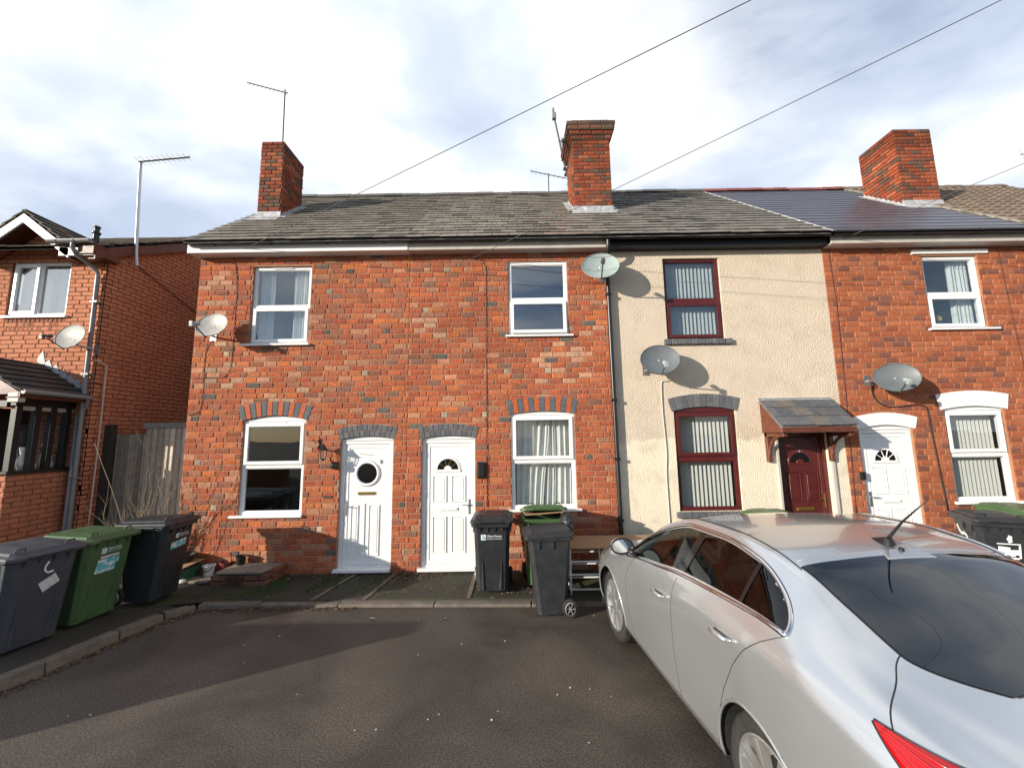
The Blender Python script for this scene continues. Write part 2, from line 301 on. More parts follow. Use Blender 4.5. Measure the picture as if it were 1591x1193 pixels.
def courses(mb, ux, a0, a1, z0, z1, y, out, pal, holes=(), bond=4, course=C, L=.213, joint=.010, phase=0, mi=0, zlim=None):
    # holes: functions z -> (lo, hi) or None
    n = int(math.ceil((z1 - z0) / course)); g0 = -15.0 if (ux == 'x' and y == 0.0) else a0; rs = random.Random(91)
    for i in range(n):
        zb = z0 + i * course; zt = min(zb + course - joint, z1)
        if zt - zb < .02: continue
        zm = (zb + zt) / 2; segs = [(a0, a1)]
        for h in holes:
            r = h(zm)
            if not r: continue
            new = []
            for s0, s1 in segs:
                if r[1] <= s0 or r[0] >= s1: new.append((s0, s1)); continue
                if r[0] > s0: new.append((s0, r[0]))
                if r[1] < s1: new.append((r[1], s1))
            segs = new
        hdr = bond and (i % bond == (phase % max(bond, 1)))
        u = g0 - (L * .5 if i % 2 else 0) - (L * .25 if hdr else 0) + rs.uniform(-.01, .01); k = 0
        row = []
        while u < a1:
            w = L
            if hdr and k % 2: w = L * .5
            w += rs.uniform(-.006, .006)
            if u + w > a0: row.append((u, u + w))
            u += w; k += 1
        for (b0, b1) in row:
            for s0, s1 in segs:
                c0, c1 = max(b0, s0), min(b1 - joint, s1 - (0 if s1 == a1 else .002))
                if c1 - c0 < .03: continue
                col = pal(c0, zm, (b1 - b0) < L * .7)
                zz0, zz1 = (zb, zt)
                if zlim:
                    q = zlim((c0 + c1) / 2)
                    if zz0 > q: continue
                brick(mb, ux, c0, c1, zz0, zz1, y, out, col, mi)
def wallbox(mb, x0, x1, z0, z1, y0, y1, holes, mi=0):
    # slab facing -y between y0 and y1 with rectangular holes (hx0,hx1,hz0,hz1), with reveals
    xs = sorted(set([x0, x1] + [v for h in holes for v in h[:2]])); zs = sorted(set([z0, z1] + [v for h in holes for v in h[2:4]]))
    inside = lambda x, z: any(h[0] < x < h[1] and h[2] < z < h[3] for h in holes)
    for i in range(len(xs) - 1):
        for j in range(len(zs) - 1):
            if inside((xs[i] + xs[i + 1]) / 2, (zs[j] + zs[j + 1]) / 2): continue
            mb.add([(xs[i], y0, zs[j]), (xs[i + 1], y0, zs[j]), (xs[i + 1], y0, zs[j + 1]), (xs[i], y0, zs[j + 1])], [(0, 1, 2, 3)], mi)
            mb.add([(xs[i], y1, zs[j]), (xs[i + 1], y1, zs[j]), (xs[i + 1], y1, zs[j + 1]), (xs[i], y1, zs[j + 1])], [(3, 2, 1, 0)], mi)
    for hx0, hx1, hz0, hz1 in holes:
        mb.add([(hx0, y0, hz0), (hx0, y1, hz0), (hx0, y1, hz1), (hx0, y0, hz1), (hx1, y0, hz0), (hx1, y1, hz0), (hx1, y1, hz1), (hx1, y0, hz1)],
               [(0, 1, 2, 3), (4, 7, 6, 5), (0, 4, 5, 1), (3, 2, 6, 7)], mi)
    mb.add([(x0, y0, z0), (x0, y1, z0), (x0, y1, z1), (x0, y0, z1), (x1, y0, z0), (x1, y1, z0), (x1, y1, z1), (x1, y0, z1)], [(0, 3, 2, 1), (4, 5, 6, 7), (3, 7, 6, 2)], mi)
def arc_pts(x0, x1, zs, rise, n=10):
    # circular arc from (x0,zs) to (x1,zs) with a rise at the middle
    h = (x1 - x0) / 2; r = (h * h + rise * rise) / (2 * rise); cx = (x0 + x1) / 2; cz = zs + rise - r; a = math.asin(h / r)
    return [(cx + r * math.sin(-a + 2 * a * i / n), cz + r * math.cos(-a + 2 * a * i / n)) for i in range(n + 1)], cx, cz, r, a
def arch_ring(parent, x0, x1, zs, rise, th, cols, y0=-.012, y1=.10, n=13, mats=None, splay=1.0, label=None, gap=.007, painted=False, tworow=False):
    _, cx, cz, r, a = arc_pts(x0, x1, zs, rise); mb = MB(); a *= splay
    if not painted:
        _s = 24
        P = [(cx + (r + .003) * math.sin(-a + 2 * a * i / _s), cz + (r + .003) * math.cos(-a + 2 * a * i / _s)) for i in range(_s + 1)] + [(cx + (r + th - .003) * math.sin(a - 2 * a * i / _s), cz + (r + th - .003) * math.cos(a - 2 * a * i / _s)) for i in range(_s + 1)]
        for i in range(_s):
            q = [P[i], P[i + 1], P[-2 - i], P[-1 - i]]
            mb.add([(x, y0 + .008, z) for x, z in q] + [(x, y1, z) for x, z in q], [(0, 1, 2, 3), (0, 4, 5, 1), (2, 6, 7, 3)], 1)
    rows = [(r, r + th)] if not tworow else [(r, r + th * .5 - .003), (r + th * .5 + .003, r + th)]
    for ri, (ra, rb) in enumerate(rows):
        nn = n if not tworow else n // 2 + (ri)
        for i in range(nn):
            t0 = -a + 2 * a * i / nn; t1 = -a + 2 * a * (i + 1) / nn; g = (gap / 2) / rb if not painted else 0
            t0 += g; t1 -= g; pts = []
            k = 3 if painted else 2
            for rad, ts in ((ra, [t0 + (t1 - t0) * q / (k - 1) for q in range(k)]), (rb, [t1 + (t0 - t1) * q / (k - 1) for q in range(k)])):
                pts += [(cx + rad * math.sin(t_), cz + rad * math.cos(t_)) for t_ in ts]
            yo = y0 + (0 if painted else random.uniform(-.002, .002))
            mb.prism(pts[::-1], yo, y1, 0, cols[(i + ri) % len(cols)] if not callable(cols) else cols(i))
    o = mb.build('arch', mats or [M['blue_brick'], M['mortar']], parent, bevel=.003)
    if label: o['label'] = label
    return o

# ------------------------------------------------------------ windows and doors
def frame_bars(mb, x0, x1, z0, z1, y0, y1, w, m=0):
    mb.box(x0, x0 + w, y0, y1, z0, z1, m); mb.box(x1 - w, x1, y0, y1, z0, z1, m)
    mb.box(x0 + w, x1 - w, y0, y1, z0, z0 + w, m); mb.box(x0 + w, x1 - w, y0, y1, z1 - w, z1, m)
def pane(parent, x0, x1, z0, z1, y, g, name='pane'):
    mb = MB(); mb.box(x0, x1, y, y + .006, z0, z1); return mb.build(name, M[g] if isinstance(g, str) else g, parent)
def window(parent, x0, x1, z0, z1, fm, tr, sash, sill, rise=0, yf=.035, g='glass', fill='curtain', room='room', open_deg=0, sillm=None, trickle=False, fw_=.05, label=None):
    mb = MB(); w = fw_
    frame_bars(mb, x0, x1, z0, z1, yf, yf + .07, w)
    mb.box(x0 + w, x1 - w, yf, yf + .07, tr[0], tr[1])
    if rise:
        p, *_ = arc_pts(x0 + .003, x1 - .003, z1 + .012, rise, 14)
        mb.prism([(x0 + .003, z1 + .002)] + [(x1 - .003, z1 + .002)] + [q for q in p[::-1]], yf - .006, yf + .05)
        mb.box(x0 - .004, x1 + .004, yf - .014, yf, z1 - .006, z1 + .012)
    if trickle: mb.box((x0 + x1) / 2 - .16, (x0 + x1) / 2 + .16, yf - .016, yf - .001, z1 - .032, z1 - .014)
    fr = mb.build('window', fm, parent, bevel=.004, seg=2)
    if label: fr['label'] = label
    lo = (x0 + w, x1 - w, z0 + w, tr[0]); hi = (x0 + w, x1 - w, tr[1], z1 - w)
    for k, (a, b, c, d) in enumerate((lo, hi)):
        if (sash == 'lower' and k == 0) or (sash == 'upper' and k == 1):
            e = .018; sw = .052; s = MB(); yy = yf - .026
            frame_bars(s, a - e, b + e, c - e, d + e, 0, .045, sw)
            so = s.build('sash', fm, fr, bevel=.005, seg=2)
            pn = MB(); pn.box(a - e + sw, b + e - sw, .018, .024, c - e + sw, d + e - sw)
            po = pn.build('pane', M[g], fr)
            for o in (so, po):
                if open_deg:
                    zt = d + e
                    o.location = (0, yy, zt); o.rotation_euler = (R(-open_deg), 0, 0)
                    for v in o.data.vertices: v.co.z -= zt
                else: o.location = (0, yy, 0)
        else:
            pane(fr, a, b, c, d, yf + .030, g)
            s = MB(); frame_bars(s, a - .004, b + .004, c - .004, d + .004, yf + .016, yf + .03, .014); s.build('glazing_bead', fm, fr)
    if sill:
        sx0, sx1, sz, th = sill; s = MB()
        s.prism([(sx0, sz - th), (sx1, sz - th), (sx1, sz), (sx0, sz)], -.055, yf + .004)
        s.build('sill', sillm or fm, fr, bevel=.006, seg=2)
    # the room behind
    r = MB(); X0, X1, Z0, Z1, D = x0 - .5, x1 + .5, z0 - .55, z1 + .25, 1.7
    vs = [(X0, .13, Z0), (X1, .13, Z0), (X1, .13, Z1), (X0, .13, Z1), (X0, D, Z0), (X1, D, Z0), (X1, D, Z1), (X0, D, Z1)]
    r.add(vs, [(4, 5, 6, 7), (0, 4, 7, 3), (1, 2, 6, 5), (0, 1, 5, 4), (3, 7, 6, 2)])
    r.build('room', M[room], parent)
    if fill in ('curtain', 'drape', 'side'):
        c = MB(); n = 60
        if fill == 'curtain': spans = [(x0 + .03, x0 + (x1 - x0) * .30, 0), (x0 + (x1 - x0) * .62, x1 - .03, 0)]
        elif fill == 'side': spans = [(x0 + (x1 - x0) * .62, x1 - .03, 0)]
        else: spans = [(x0 + .02, x0 + (x1 - x0) * .62, 1), (x0 + (x1 - x0) * .50, x1 - .02, 2)]
        for a, b, md in spans:
            vs = []
            for j in range(13):
                tz = j / 12; z = z1 - .02 - (z1 - z0 - .03) * tz
                for i in range(n + 1):
                    u = i / n
                    if md == 1: xl = a + (b - a) * .0; xr = a + (b - a) * (1 - .20 * math.sin(tz * 1.45) ** 2)
                    elif md == 2: xl = a + (b - a) * (.04 * (1 - tz) + .05 * math.sin(tz * 3)); xr = b
                    else: xl, xr = a, b
                    x = xl + (xr - xl) * u
                    y = .165 + .022 * math.sin(u * 31 + .7 * tz) + .012 * math.sin(u * 73 + 2 * tz) + (.02 * md)
                    vs.append((x, y, z))
            fs = [(j * (n + 1) + i, j * (n + 1) + i + 1, (j + 1) * (n + 1) + i + 1, (j + 1) * (n + 1) + i) for j in range(12) for i in range(n)]
            c.add(vs, fs)
        c.build('curtain', M['curtain'], fr, smooth=True)
    elif fill == 'blind':
        c = MB(); n = 13
        for i in range(n):
            x = x0 + .05 + (x1 - x0 - .1) * (i + .5) / n; a = R(-38 + random.uniform(-6, 6)); dx = .031 * math.cos(a); dy = .031 * math.sin(a)
            yb = .17
            c.add([(x - dx, yb - dy, z0 + .03), (x + dx, yb + dy, z0 + .03), (x + dx, yb + dy, z1 - .06), (x - dx, yb - dy, z1 - .06)], [(0, 1, 2, 3)])
        c.box(x0 + .04, x1 - .04, .145, .195, z1 - .06, z1 - .02)
        c.build('blind', M['blind'], fr)
    return fr
def raised(mb, x0, x1, z0, z1, y, h=.012, w=.028, m=0):
    # moulded panel: rounded ridge around the edge with a fielded centre
    def ring(i, d): return [(x0 + i, y - d, z0 + i), (x1 - i, y - d, z0 + i), (x1 - i, y - d, z1 - i), (x0 + i, y - d, z1 - i)]
    lv = [ring(0, 0), ring(w * .3, h), ring(w * .55, h), ring(w * .85, -.004), ring(w * 1.1, -.004), ring(w * 1.6, h * .55)]
    vs = [p for q in lv for p in q]; fs = []
    for k in range(len(lv) - 1):
        for i in range(4): fs.append((k * 4 + i, k * 4 + (i + 1) % 4, k * 4 + 4 + (i + 1) % 4, k * 4 + 4 + i))
    fs.append(tuple(range((len(lv) - 1) * 4, len(lv) * 4))); mb.add(vs, fs, m)
def fan_light(parent, fm, cx, cz, r, y, g='glass_dark', rays=True, gold=False):
    mb = MB(); n = 20
    def half(rr, z_off=0): return [(cx + rr * math.cos(math.pi * i / n), cz + z_off + rr * math.sin(math.pi * i / n)) for i in range(n + 1)]
    o = half(r + .035, -.0); i_ = half(r)
    for k in range(n):
        mb.hexa([(i_[k][0], y - .014, i_[k][1]), (o[k][0], y - .008, o[k][1]), (i_[k][0], y + .01, i_[k][1]), (o[k][0], y + .01, o[k][1]),
                 (i_[k + 1][0], y - .014, i_[k + 1][1]), (o[k + 1][0], y - .008, o[k + 1][1]), (i_[k + 1][0], y + .01, i_[k + 1][1]), (o[k + 1][0], y + .01, o[k + 1][1])])
    mb.box(cx - r - .035, cx + r + .035, y - .014, y + .004, cz - .034, cz)
    hub = half(r * .36)
    mb.prism([(x, z) for x, z in hub], y - .014, y + .005)
    f = mb.build('fanlight', fm, parent, bevel=.003)
    g_ = MB(); g_.prism(half(r + .001), y - .004, y + .004); g_.build('pane', M[g], f)
    if rays:
        q = MB()
        for a in (36, 72, 108, 144):
            c, s = math.cos(R(a)), math.sin(R(a)); q.tube([(cx + c * r * .34, y - .006, cz + s * r * .34), (cx + c * r, y - .006, cz + s * r)], .0055, 6)
        q.build('glazing_bar', M['brass'] if gold else fm, f)
def lever(parent, x, z, y, d, hm, plate=.22):
    mb = MB(); mb.box(x - .014, x + .014, y - .008, y, z - plate * .55, z + plate * .45)
    mb.tube([(x, y, z + .02), (x, y - .045, z + .02)], .008, 8); mb.tube([(x, y - .045, z + .02), (x + d * .06, y - .047, z + .018), (x + d * .11, y - .043, z + .014)], .0075, 8)
    mb.lathe([(.0, -.004), (.008, -.004), (.008, 0)], (x, y - .010, z - plate * .35), (0, -1, 0), 10)
    return mb.build('handle', hm, parent, smooth=True, auto=35)
def door(parent, x0, x1, z0, z1, fm, rise, style, yf=.05, hm=None, hd=1, label=None, sillx=.03, fill=True):
    mb = MB(); w = .062
    mb.box(x0, x0 + w, yf, yf + .07, z0 + .03, z1); mb.box(x1 - w, x1, yf, yf + .07, z0 + .03, z1); mb.box(x0 + w, x1 - w, yf, yf + .07, z1 - w, z1)
    mb.box(x0 + w, x1 - w, yf + .004, yf + .07, z0 + .03, z0 + .06)
    if rise and fill:
        p, *_ = arc_pts(x0 + .003, x1 - .003, z1 + .01, rise, 14)
        mb.prism([(x0 + .003, z1 + .002), (x1 - .003, z1 + .002)] + p[::-1], yf - .008, yf + .05)
        mb.box(x0 - .003, x1 + .003, yf - .016, yf, z1 - .006, z1 + .012)
    d = mb.build('door', fm, parent, bevel=.004, seg=2)
    if label: d['label'] = label
    s = MB(); s.box(x0 - sillx, x1 + .002, -.07, yf + .01, z0 - .012, z0 + .03); s.build('threshold', fm if fm is not M['maroon'] else M['concrete'], d, bevel=.006, seg=2)
    lf = MB(); y = yf + .012; a, b, c, e = x0 + w + .004, x1 - w - .004, z0 + .064, z1 - w - .004
    # stiles and rails of the leaf, then the slab a little behind them
    sw = .055
    frame_bars(lf, a, b, c, e, y, y + .055, sw); lf.box(a + sw, b - sw, y + .008, y + .05, c + sw, e - sw)
    yy = y + .008; W_ = b - a; H_ = e - c; cx = (a + b) / 2
    if style == 'sunray':
        for (u0, u1, v0, v1) in ((.15, .33, .07, .49), (.55, .80, .07, .49)): raised(lf, a + W_ * u0, a + W_ * u1, c + H_ * v0, c + H_ * v1, yy, .014, .022)
        lf.box(a + W_ * .40, a + W_ * .47, yy - .012, yy, c + H_ * .06, c + H_ * .50)
    else:
        v = ((.085, .385), (.50, .725)) if style != 'maroon' else ((.05, .33), (.46, .705))
        for v0, v1 in v:
            for u0, u1 in ((.14, .46), (.56, .88)): raised(lf, a + W_ * u0, a + W_ * u1, c + H_ * v0, c + H_ * v1, yy, .014, .024)
    L_ = lf.build('leaf', fm, d, bevel=.003)
    if style == 'sunray':
        cz = c + H_ * .752; r = .155; q = MB()
        q.lathe([(r * .98, .004), (r, .022), (r + .02, .026), (r + .035, .018), (r + .05, 0)], (cx, yy, cz), (0, -1, 0), 40)
        q.build('window_ring', fm, L_, smooth=True); q = MB(); q.lathe([(r, -.001), (r, .006), (0, .007)], (cx, yy, cz), (0, -1, 0), 40); q.build('pane', M['glass_dark'], L_)
        lz = c + H_ * .585; q = MB(); q.box(cx - .135, cx + .125, yy - .016, yy, lz - .022, lz + .022); q.box(cx - .11, cx + .10, yy - .021, yy - .016, lz - .013, lz + .013); q.build('letter_plate', M['brass'], d, bevel=.002)
        q = MB(); q.tube([(cx - .13, yy - .006, c + H_ * .92), (cx + .10, yy - .006, c + H_ * .905)], .004, 6); q.box(cx + .19, cx + .215, yy - .014, yy, cz + .15, cz + .205); q.build('house_number', M['steel'], d)
    else:
        r = W_ * .235; cz = c + H_ * (.775 if style != 'maroon' else .785)
        fan_light(L_, fm, cx - W_ * .02, cz, r, yy, rays=(style != 'maroon'), gold=(style == 'fan_gold'))
        lz = c + H_ * (.445 if style != 'maroon' else .395); q = MB(); q.box(cx - .14, cx + .14, yy - .014, yy, lz - .024, lz + .024); q.box(cx - .12, cx + .12, yy - .019, yy - .014, lz - .014, lz + .014)
        q.build('letter_plate', M['brass'] if style == 'maroon' else fm, d, bevel=.003)
    hx = a + .028 if hd > 0 else b - .028
    lever(d, hx, c + H_ * .47, y, hd, hm or M['steel'])
    return d

# ------------------------------------------------------------ roofs and chimneys
RS = .86; RE = (-.33, 5.17); RY = 2.95; RZ = RE[1] + RS * (RY - RE[0]); RLEN = math.hypot(RY - RE[0], RZ - RE[1])
def roof_plane(t, out=0.0):      # t metres up the slope from the eave
    c, s = (RY - RE[0]) / RLEN, (RZ - RE[1]) / RLEN
    return RE[0] + c * t - s * out, RE[1] + s * t + c * out
def slates(parent, xa, xb, mt, expo, wid, tint, length=RLEN, plane=roof_plane, th=.009, lift=.016, jit=.006, name='roof', smooth_rows=False, parentless=None, gap=.004):
    mb = MB(); n = int(length / expo) + 1
    xs = [xa(0), xb(0), xa(1), xb(1)]
    # underlay sheet
    (ya, za), (yb, zb) = plane(0, -.02), plane(length, -.02)
    mb.add([(xa(0), ya, za), (xb(0), ya, za), (xb(1), yb, zb), (xa(1), yb, zb)], [(0, 1, 2, 3)], 0, (.3, .3, .3))
    for i in range(n):
        t0 = i * expo; t1 = min(t0 + expo * 1.25, length + .01); f = t0 / length
        A, B = xa(f), xb(f); u = A - (wid * .5 if i % 2 else 0)
        while u < B:
            w = wid + random.uniform(-.01, .01); c0, c1 = max(u, A), min(u + w - gap, B)
            if c1 - c0 > .03:
                j = random.uniform(-jit, jit); k = random.uniform(0, jit * .6); tl = random.uniform(-.3, .3) * jit
                P = []
                for tt, o in ((t0 + j, lift + k), (t1, .002)):
                    for o2 in (0, th):
                        y, z = plane(tt, o + o2); P.append((y, z))
                (y0, z0), (y0b, z0b), (y1, z1), (y1b, z1b) = P
                vs = [(c0, y0, z0), (c1, y0, z0 + tl), (c1, y1, z1), (c0, y1, z1), (c0, y0b, z0b), (c1, y0b, z0b + tl), (c1, y1b, z1b), (c0, y1b, z1b)]
                mb.add(vs, [(4, 5, 6, 7), (0, 1, 5, 4), (0, 4, 7, 3), (1, 2, 6, 5)], 0, tint((c0 + c1) / 2, t0))
            u += w
    return mb.build(name, mt, parent, recalc=False)
def chimney(parent, x0, x1, y0, y1, z0, z1, pal, mt, mort, corbel=False, z_top_cap=True):
    mb = MB(); e = .006
    mb.box(x0 + e, x1 - e, y0 + e, y1 - e, z0, z1 - .01, 1)
    cs = .078; L_b = .215
    def face(ux, a, b, y, out, flip):
        courses(mb, ux, a, b, z0, z1, y, out, pal, bond=0, course=cs, L=L_b, joint=.012)
    random.seed(int(x0 * 100) + 5)
    face('x', x0, x1, y0 + e, .012, False)
    courses(mb, 'y', y0, y1, z0, z1, x0 + e, -.012, pal, bond=0, course=cs, L=L_b, joint=.012)
    courses(mb, 'y', y0, y1, z0, z1, x1 - e, .012, pal, bond=0, course=cs, L=L_b, joint=.012)
    if corbel:
        for (za, zb, ov, cm) in ((8.0, 8.065, .03, 0), (8.078, 8.145, .062, 0), (8.158, 8.235, .10, 1), (8.245, 8.325, .115, 1), (8.335, 8.43, .01, 1)):
            X0, X1, Y0, Y1 = x0 - ov, x1 + ov, y0 - ov, y1 + ov
            mb.box(X0 + .01, X1 - .01, Y0 + .01, Y1 - .01, za - .013, zb - .006, 1)
            def p2(a, z, h): 
                q = random.choice([(.075, .055, .045), (.05, .042, .036), (.12, .075, .055), (.16, .07, .045)]) if cm else pal(a, z, h); return q
            for ux, a, b, y, o in (('x', X0, X1, Y0 + .01, .012), ('y', Y0, Y1, X0 + .01, -.012), ('y', Y0, Y1, X1 - .01, .012)):
                courses(mb, ux, a, b, za, za + .075, y, o, p2, bond=0, course=.09, L=.235, joint=.016)
    o = mb.build('chimney', [mt, mort], parent, recalc=False)
    # flashing
    f = MB(); zf = lambda y: RE[1] + RS * (y - RE[0])
    ze = zf(y0)
    f.hexa([(x0 - .02, y0 - .05, ze - .03), (x1 + .02, y0 - .05, ze - .03), (x0 - .02, y0 + .0, ze - .03), (x1 + .02, y0, ze - .03), (x0 - .02, y0 - .012, ze + .13), (x1 + .02, y0 - .012, ze + .13), (x0 - .02, y0, ze + .13), (x1 + .02, y0, ze + .13)])
    f.hexa([(x0 - .06, y0 - .20, zf(y0 - .20) + .028), (x1 + .06, y0 - .20, zf(y0 - .20) + .028), (x0 - .06, y0 - .02, zf(y0 - .02) + .03), (x1 + .06, y0 - .02, zf(y0 - .02) + .03),
            (x0 - .06, y0 - .20, zf(y0 - .20) + .034), (x1 + .06, y0 - .20, zf(y0 - .20) + .034), (x0 - .05, y0 - .02, zf(y0 - .02) + .05), (x1 + .05, y0 - .02, zf(y0 - .02) + .05)])
    for xs, sg in ((x0, -1), (x1, 1)):
        n = 8
        for i in range(n):
            ya = y0 + (y1 - y0) * i / n; yb = y0 + (y1 - y0) * (i + 1) / n
            xa_, xb_ = (xs - .014, xs + .002) if sg < 0 else (xs - .002, xs + .014)
            f.hexa([(xa_, ya, zf(ya) - .03), (xb_, ya, zf(ya) - .03), (xa_, yb, zf(yb) - .03), (xb_, yb, zf(yb) - .03), (xa_, ya, zf(ya) + .05), (xb_, ya, zf(ya) + .05), (xa_, yb, zf(ya) + .17), (xb_, yb, zf(ya) + .17)])
        a_, b_ = (xs - .13, xs) if sg < 0 else (xs, xs + .13)
        f.hexa([(a_, y0 - .05, zf(y0 - .05) + .03), (b_, y0 - .05, zf(y0 - .05) + .03), (a_, y1, zf(y1) + .03), (b_, y1, zf(y1) + .03), (a_, y0 - .05, zf(y0 - .05) + .038), (b_, y0 - .05, zf(y0 - .05) + .038), (a_, y1, zf(y1) + .038), (b_, y1, zf(y1) + .038)])
    f.build('flashing', M['lead'], o)
    return o
def gutter(parent, x0, x1, y, z, r, mt, brk=.9):
    mb = MB(); n = 10; P = [(y + r * math.cos(math.pi + math.pi * k / n), z + r * math.sin(math.pi + math.pi * k / n)) for k in range(n + 1)]
    Q = [(y + (r - .005) * math.cos(math.pi + math.pi * k / n), z + (r - .005) * math.sin(math.pi + math.pi * k / n)) for k in range(n + 1)]
    vs = [(x, a, b) for x in (x0, x1) for a, b in P + Q[::-1]]; m_ = 2 * (n + 1)
    mb.add(vs, [(i, (i + 1) % m_, (i + 1) % m_ + m_, i + m_) for i in range(m_)] + [tuple(range(n + 1)), tuple(m_ + k for k in range(n, -1, -1))])
    x = x0 + brk * .5
    while x < x1:
        R2 = [(y + (r + .006) * math.cos(math.pi + math.pi * k / n), z + (r + .006) * math.sin(math.pi + math.pi * k / n)) for k in range(n + 1)]
        vs = [(xx, a, b) for xx in (x - .015, x + .015) for a, b in R2]
        mb.add(vs, [(i, i + 1, i + 1 + n + 1, i + n + 1) for i in range(n)]); mb.box(x - .012, x + .012, y + r * .6, y + r + .02, z - .05, z)
        x += brk
    return mb.build('gutter', mt, parent, smooth=True, auto=40)
def ridge(parent, x0, x1, col, mt, y=RY, z=RZ, L=.42):
    mb = MB(); x = x0
    while x < x1:
        xe = min(x + L - .008, x1); n = 8; dz = random.uniform(-.008, .012)
        pr = [(-.15, -.10), (-.12, -.055), (-.05, .022), (0, .038), (.05, .022), (.12, -.055), (.15, -.10)]
        k = len(pr); vs = [(xx, y + a * s_, z + .03 + b + dz) for xx, s_ in ((x, 1), (xe, 1)) for a, b in pr]
        c = random.uniform(.8, 1.15); cc_ = tuple(q * c for q in col)
        mb.add(vs, [(i, i + 1, i + 1 + k, i + k) for i in range(k - 1)] + [tuple(range(k)), tuple(range(2 * k - 1, k - 1, -1))], 0, cc_)
        x += L
    return mb.build('ridge', mt, parent, smooth=True, auto=50)

# ------------------------------------------------------------ the terrace
WT = 5.13
def pal_ab(x, z, hdr):
    u = random.random(); lime = noise.noise((x * .55, z * .6, 3)) 
    if x < -2.2 or z > 3.2: pool = MIXED + [(.30, .11, .07), (.40, .17, .105)]
    else: pool = REDS * 4 + MIXED
    c = random.choice(pool)
    if lime > .20 and u < .22: c = (c[0] * .6 + .22, c[1] * .6 + .15, c[2] * .6 + .11)
    if hdr and u < .15: c = random.choice([(.10, .075, .07), (.13, .09, .075), (.40, .28, .20), (.30, .22, .17)])
    if not hdr and u > .988: c = (.12, .095, .085)
    k = random.uniform(.88, 1.08); return (c[0] * k, c[1] * k * 1.12, c[2] * k * 1.05)
def pal_d(x, z, hdr):
    c = random.choice([(.43, .115, .05), (.40, .10, .045), (.46, .13, .06), (.38, .095, .045), (.33, .085, .045), (.24, .08, .055), (.42, .12, .06)])
    k = random.uniform(.76, .92); return (c[0] * k, c[1] * k * 1.18, c[2] * k * 1.2)
def pal_ch(x, z, hdr):
    c = random.choice([(.42, .11, .05), (.38, .09, .04), (.34, .08, .04), (.22, .09, .06), (.44, .14, .07), (.16, .10, .07)]); k = random.uniform(.58, .82) * (.8 if x < 0 and False else 1)
    if z > 7.75: k *= .7
    return tuple(q * k for q in c)
def pal_pale(x, z, hdr):
    k = random.uniform(.93, 1.06); return (.54 * k, .215 * k, .12 * k)
def rect_hole(x0, x1, z0, z1): return lambda z: (x0, x1) if z0 - .03 < z < z1 else None
def arch_hole(x0, x1, z0, zs, rise, th, splay):
    _, cx, cz, r, a = arc_pts(x0, x1, zs, rise); a *= splay
    def f(z):
        if z < z0 - .03: return None
        if z < zs - .02: return (x0, x1)
        lo = None; ro = r + th - .012
        if z > cz + ro: return None
        half = math.sqrt(max(ro * ro - (z - cz) ** 2, 0)); hs = (z - cz) * math.tan(a) - .006
        h = min(half, hs)
        return (cx - h, cx + h) if h > .05 else None
    return f
def house(name, label, x0, x1, openings, pal, brk, mort, z_extra=0, wallname='wall'):
    t = thing(name, label, 'house', (0, 0, 0))
    mb = MB(); holes = []; bh = []
    for o in openings:
        if o[0] == 'rect': _, a, b, c, d = o; holes.append((a, b, c, d)); bh.append(rect_hole(a, b, c, d))
        elif o[0] == 'arch': _, a, b, c, zs, rise, th, sp = o; holes.append((a, b, c, zs + rise)); bh.append(arch_hole(a, b, c, zs, rise, th, sp))
        elif o[0] == 'skip': bh.append(rect_hole(*o[1:]))
    wallbox(mb, x0, x1, -.3, WT, 0.0, .115, holes, 1)
    if pal: courses(mb, 'x', x0, x1, 0, WT, 0.0, .0075, pal, bh, bond=4)
    w = mb.build('wall', [brk, mort], t, recalc=False)
    return t, w
def carcass(t, x0, x1, left=False, right=False):
    mb = MB()
    mb.box(x0, x1, 6.0, 6.12, 0, WT)
    for on_, x in ((left, x0), (right, x1)):
        if on_: mb.prism([(x - .0, 0), (x + .1 * (1 if x == x0 else -1), 0), (x + .1 * (1 if x == x0 else -1), WT), (x, WT)], .116, 5.99)
    for x in ((x0 + .003) if left else x0 - .05, x1 - .1):
        # gable or party wall up to the underside of the roof
        P = [(.12, 0.0), (6.0, 0.0), (6.0, 5.2), (RY, RZ - .07), (.12, RE[1] + RS * .45 - .07)]
        vs = [(x, a, b) for a, b in P] + [(x + .1, a, b) for a, b in P]; n = 5
        mb.add(vs, [tuple(range(n)), tuple(range(2 * n - 1, n - 1, -1))] + [(i, (i + 1) % n, (i + 1) % n + n, i + n) for i in range(n)])
    mb.add([(x0, RY, RZ - .02), (x1, RY, RZ - .02), (x1, 6.25, 5.15), (x0, 6.25, 5.15)], [(0, 1, 2, 3)])
    return mb.build('rear_wall', M['mortar_brown'], t)
def eaves(t, x0, x1, fm, gm, zb=5.045, y=-.20, soffit=None):
    mb = MB(); mb.box(x0, x1, y, y + .02, zb, 5.19); f = mb.build('fascia', fm, t, bevel=.002)
    mb = MB(); mb.box(x0, x1, y + .02, .0, zb + .004, zb + .014); mb.build('soffit', soffit or fm, t)
    gutter(t, x0 - .0, x1, y - .062, 5.215, .058, gm)
def sl_tint(kind):
    def f(x, t):
        k = random.uniform(.74, 1.14)
        if kind == 'old': b = (.185, .165, .135)
        elif kind == 'mid': b = (.23, .205, .17)
        else: b = (.19, .175, .155)
        if .6 < x < 1.3 and t < 1.9 and random.random() < .6: b = (.25, .185, .145)
        if random.random() < .07: k *= .5
        return (b[0] * k, b[1] * k, b[2] * k)
    return f
BLU = [(.11, .115, .125), (.13, .13, .135), (.095, .10, .11)]
STR = [(.10, .11, .12), (.42, .10, .04)]
random.seed(11)
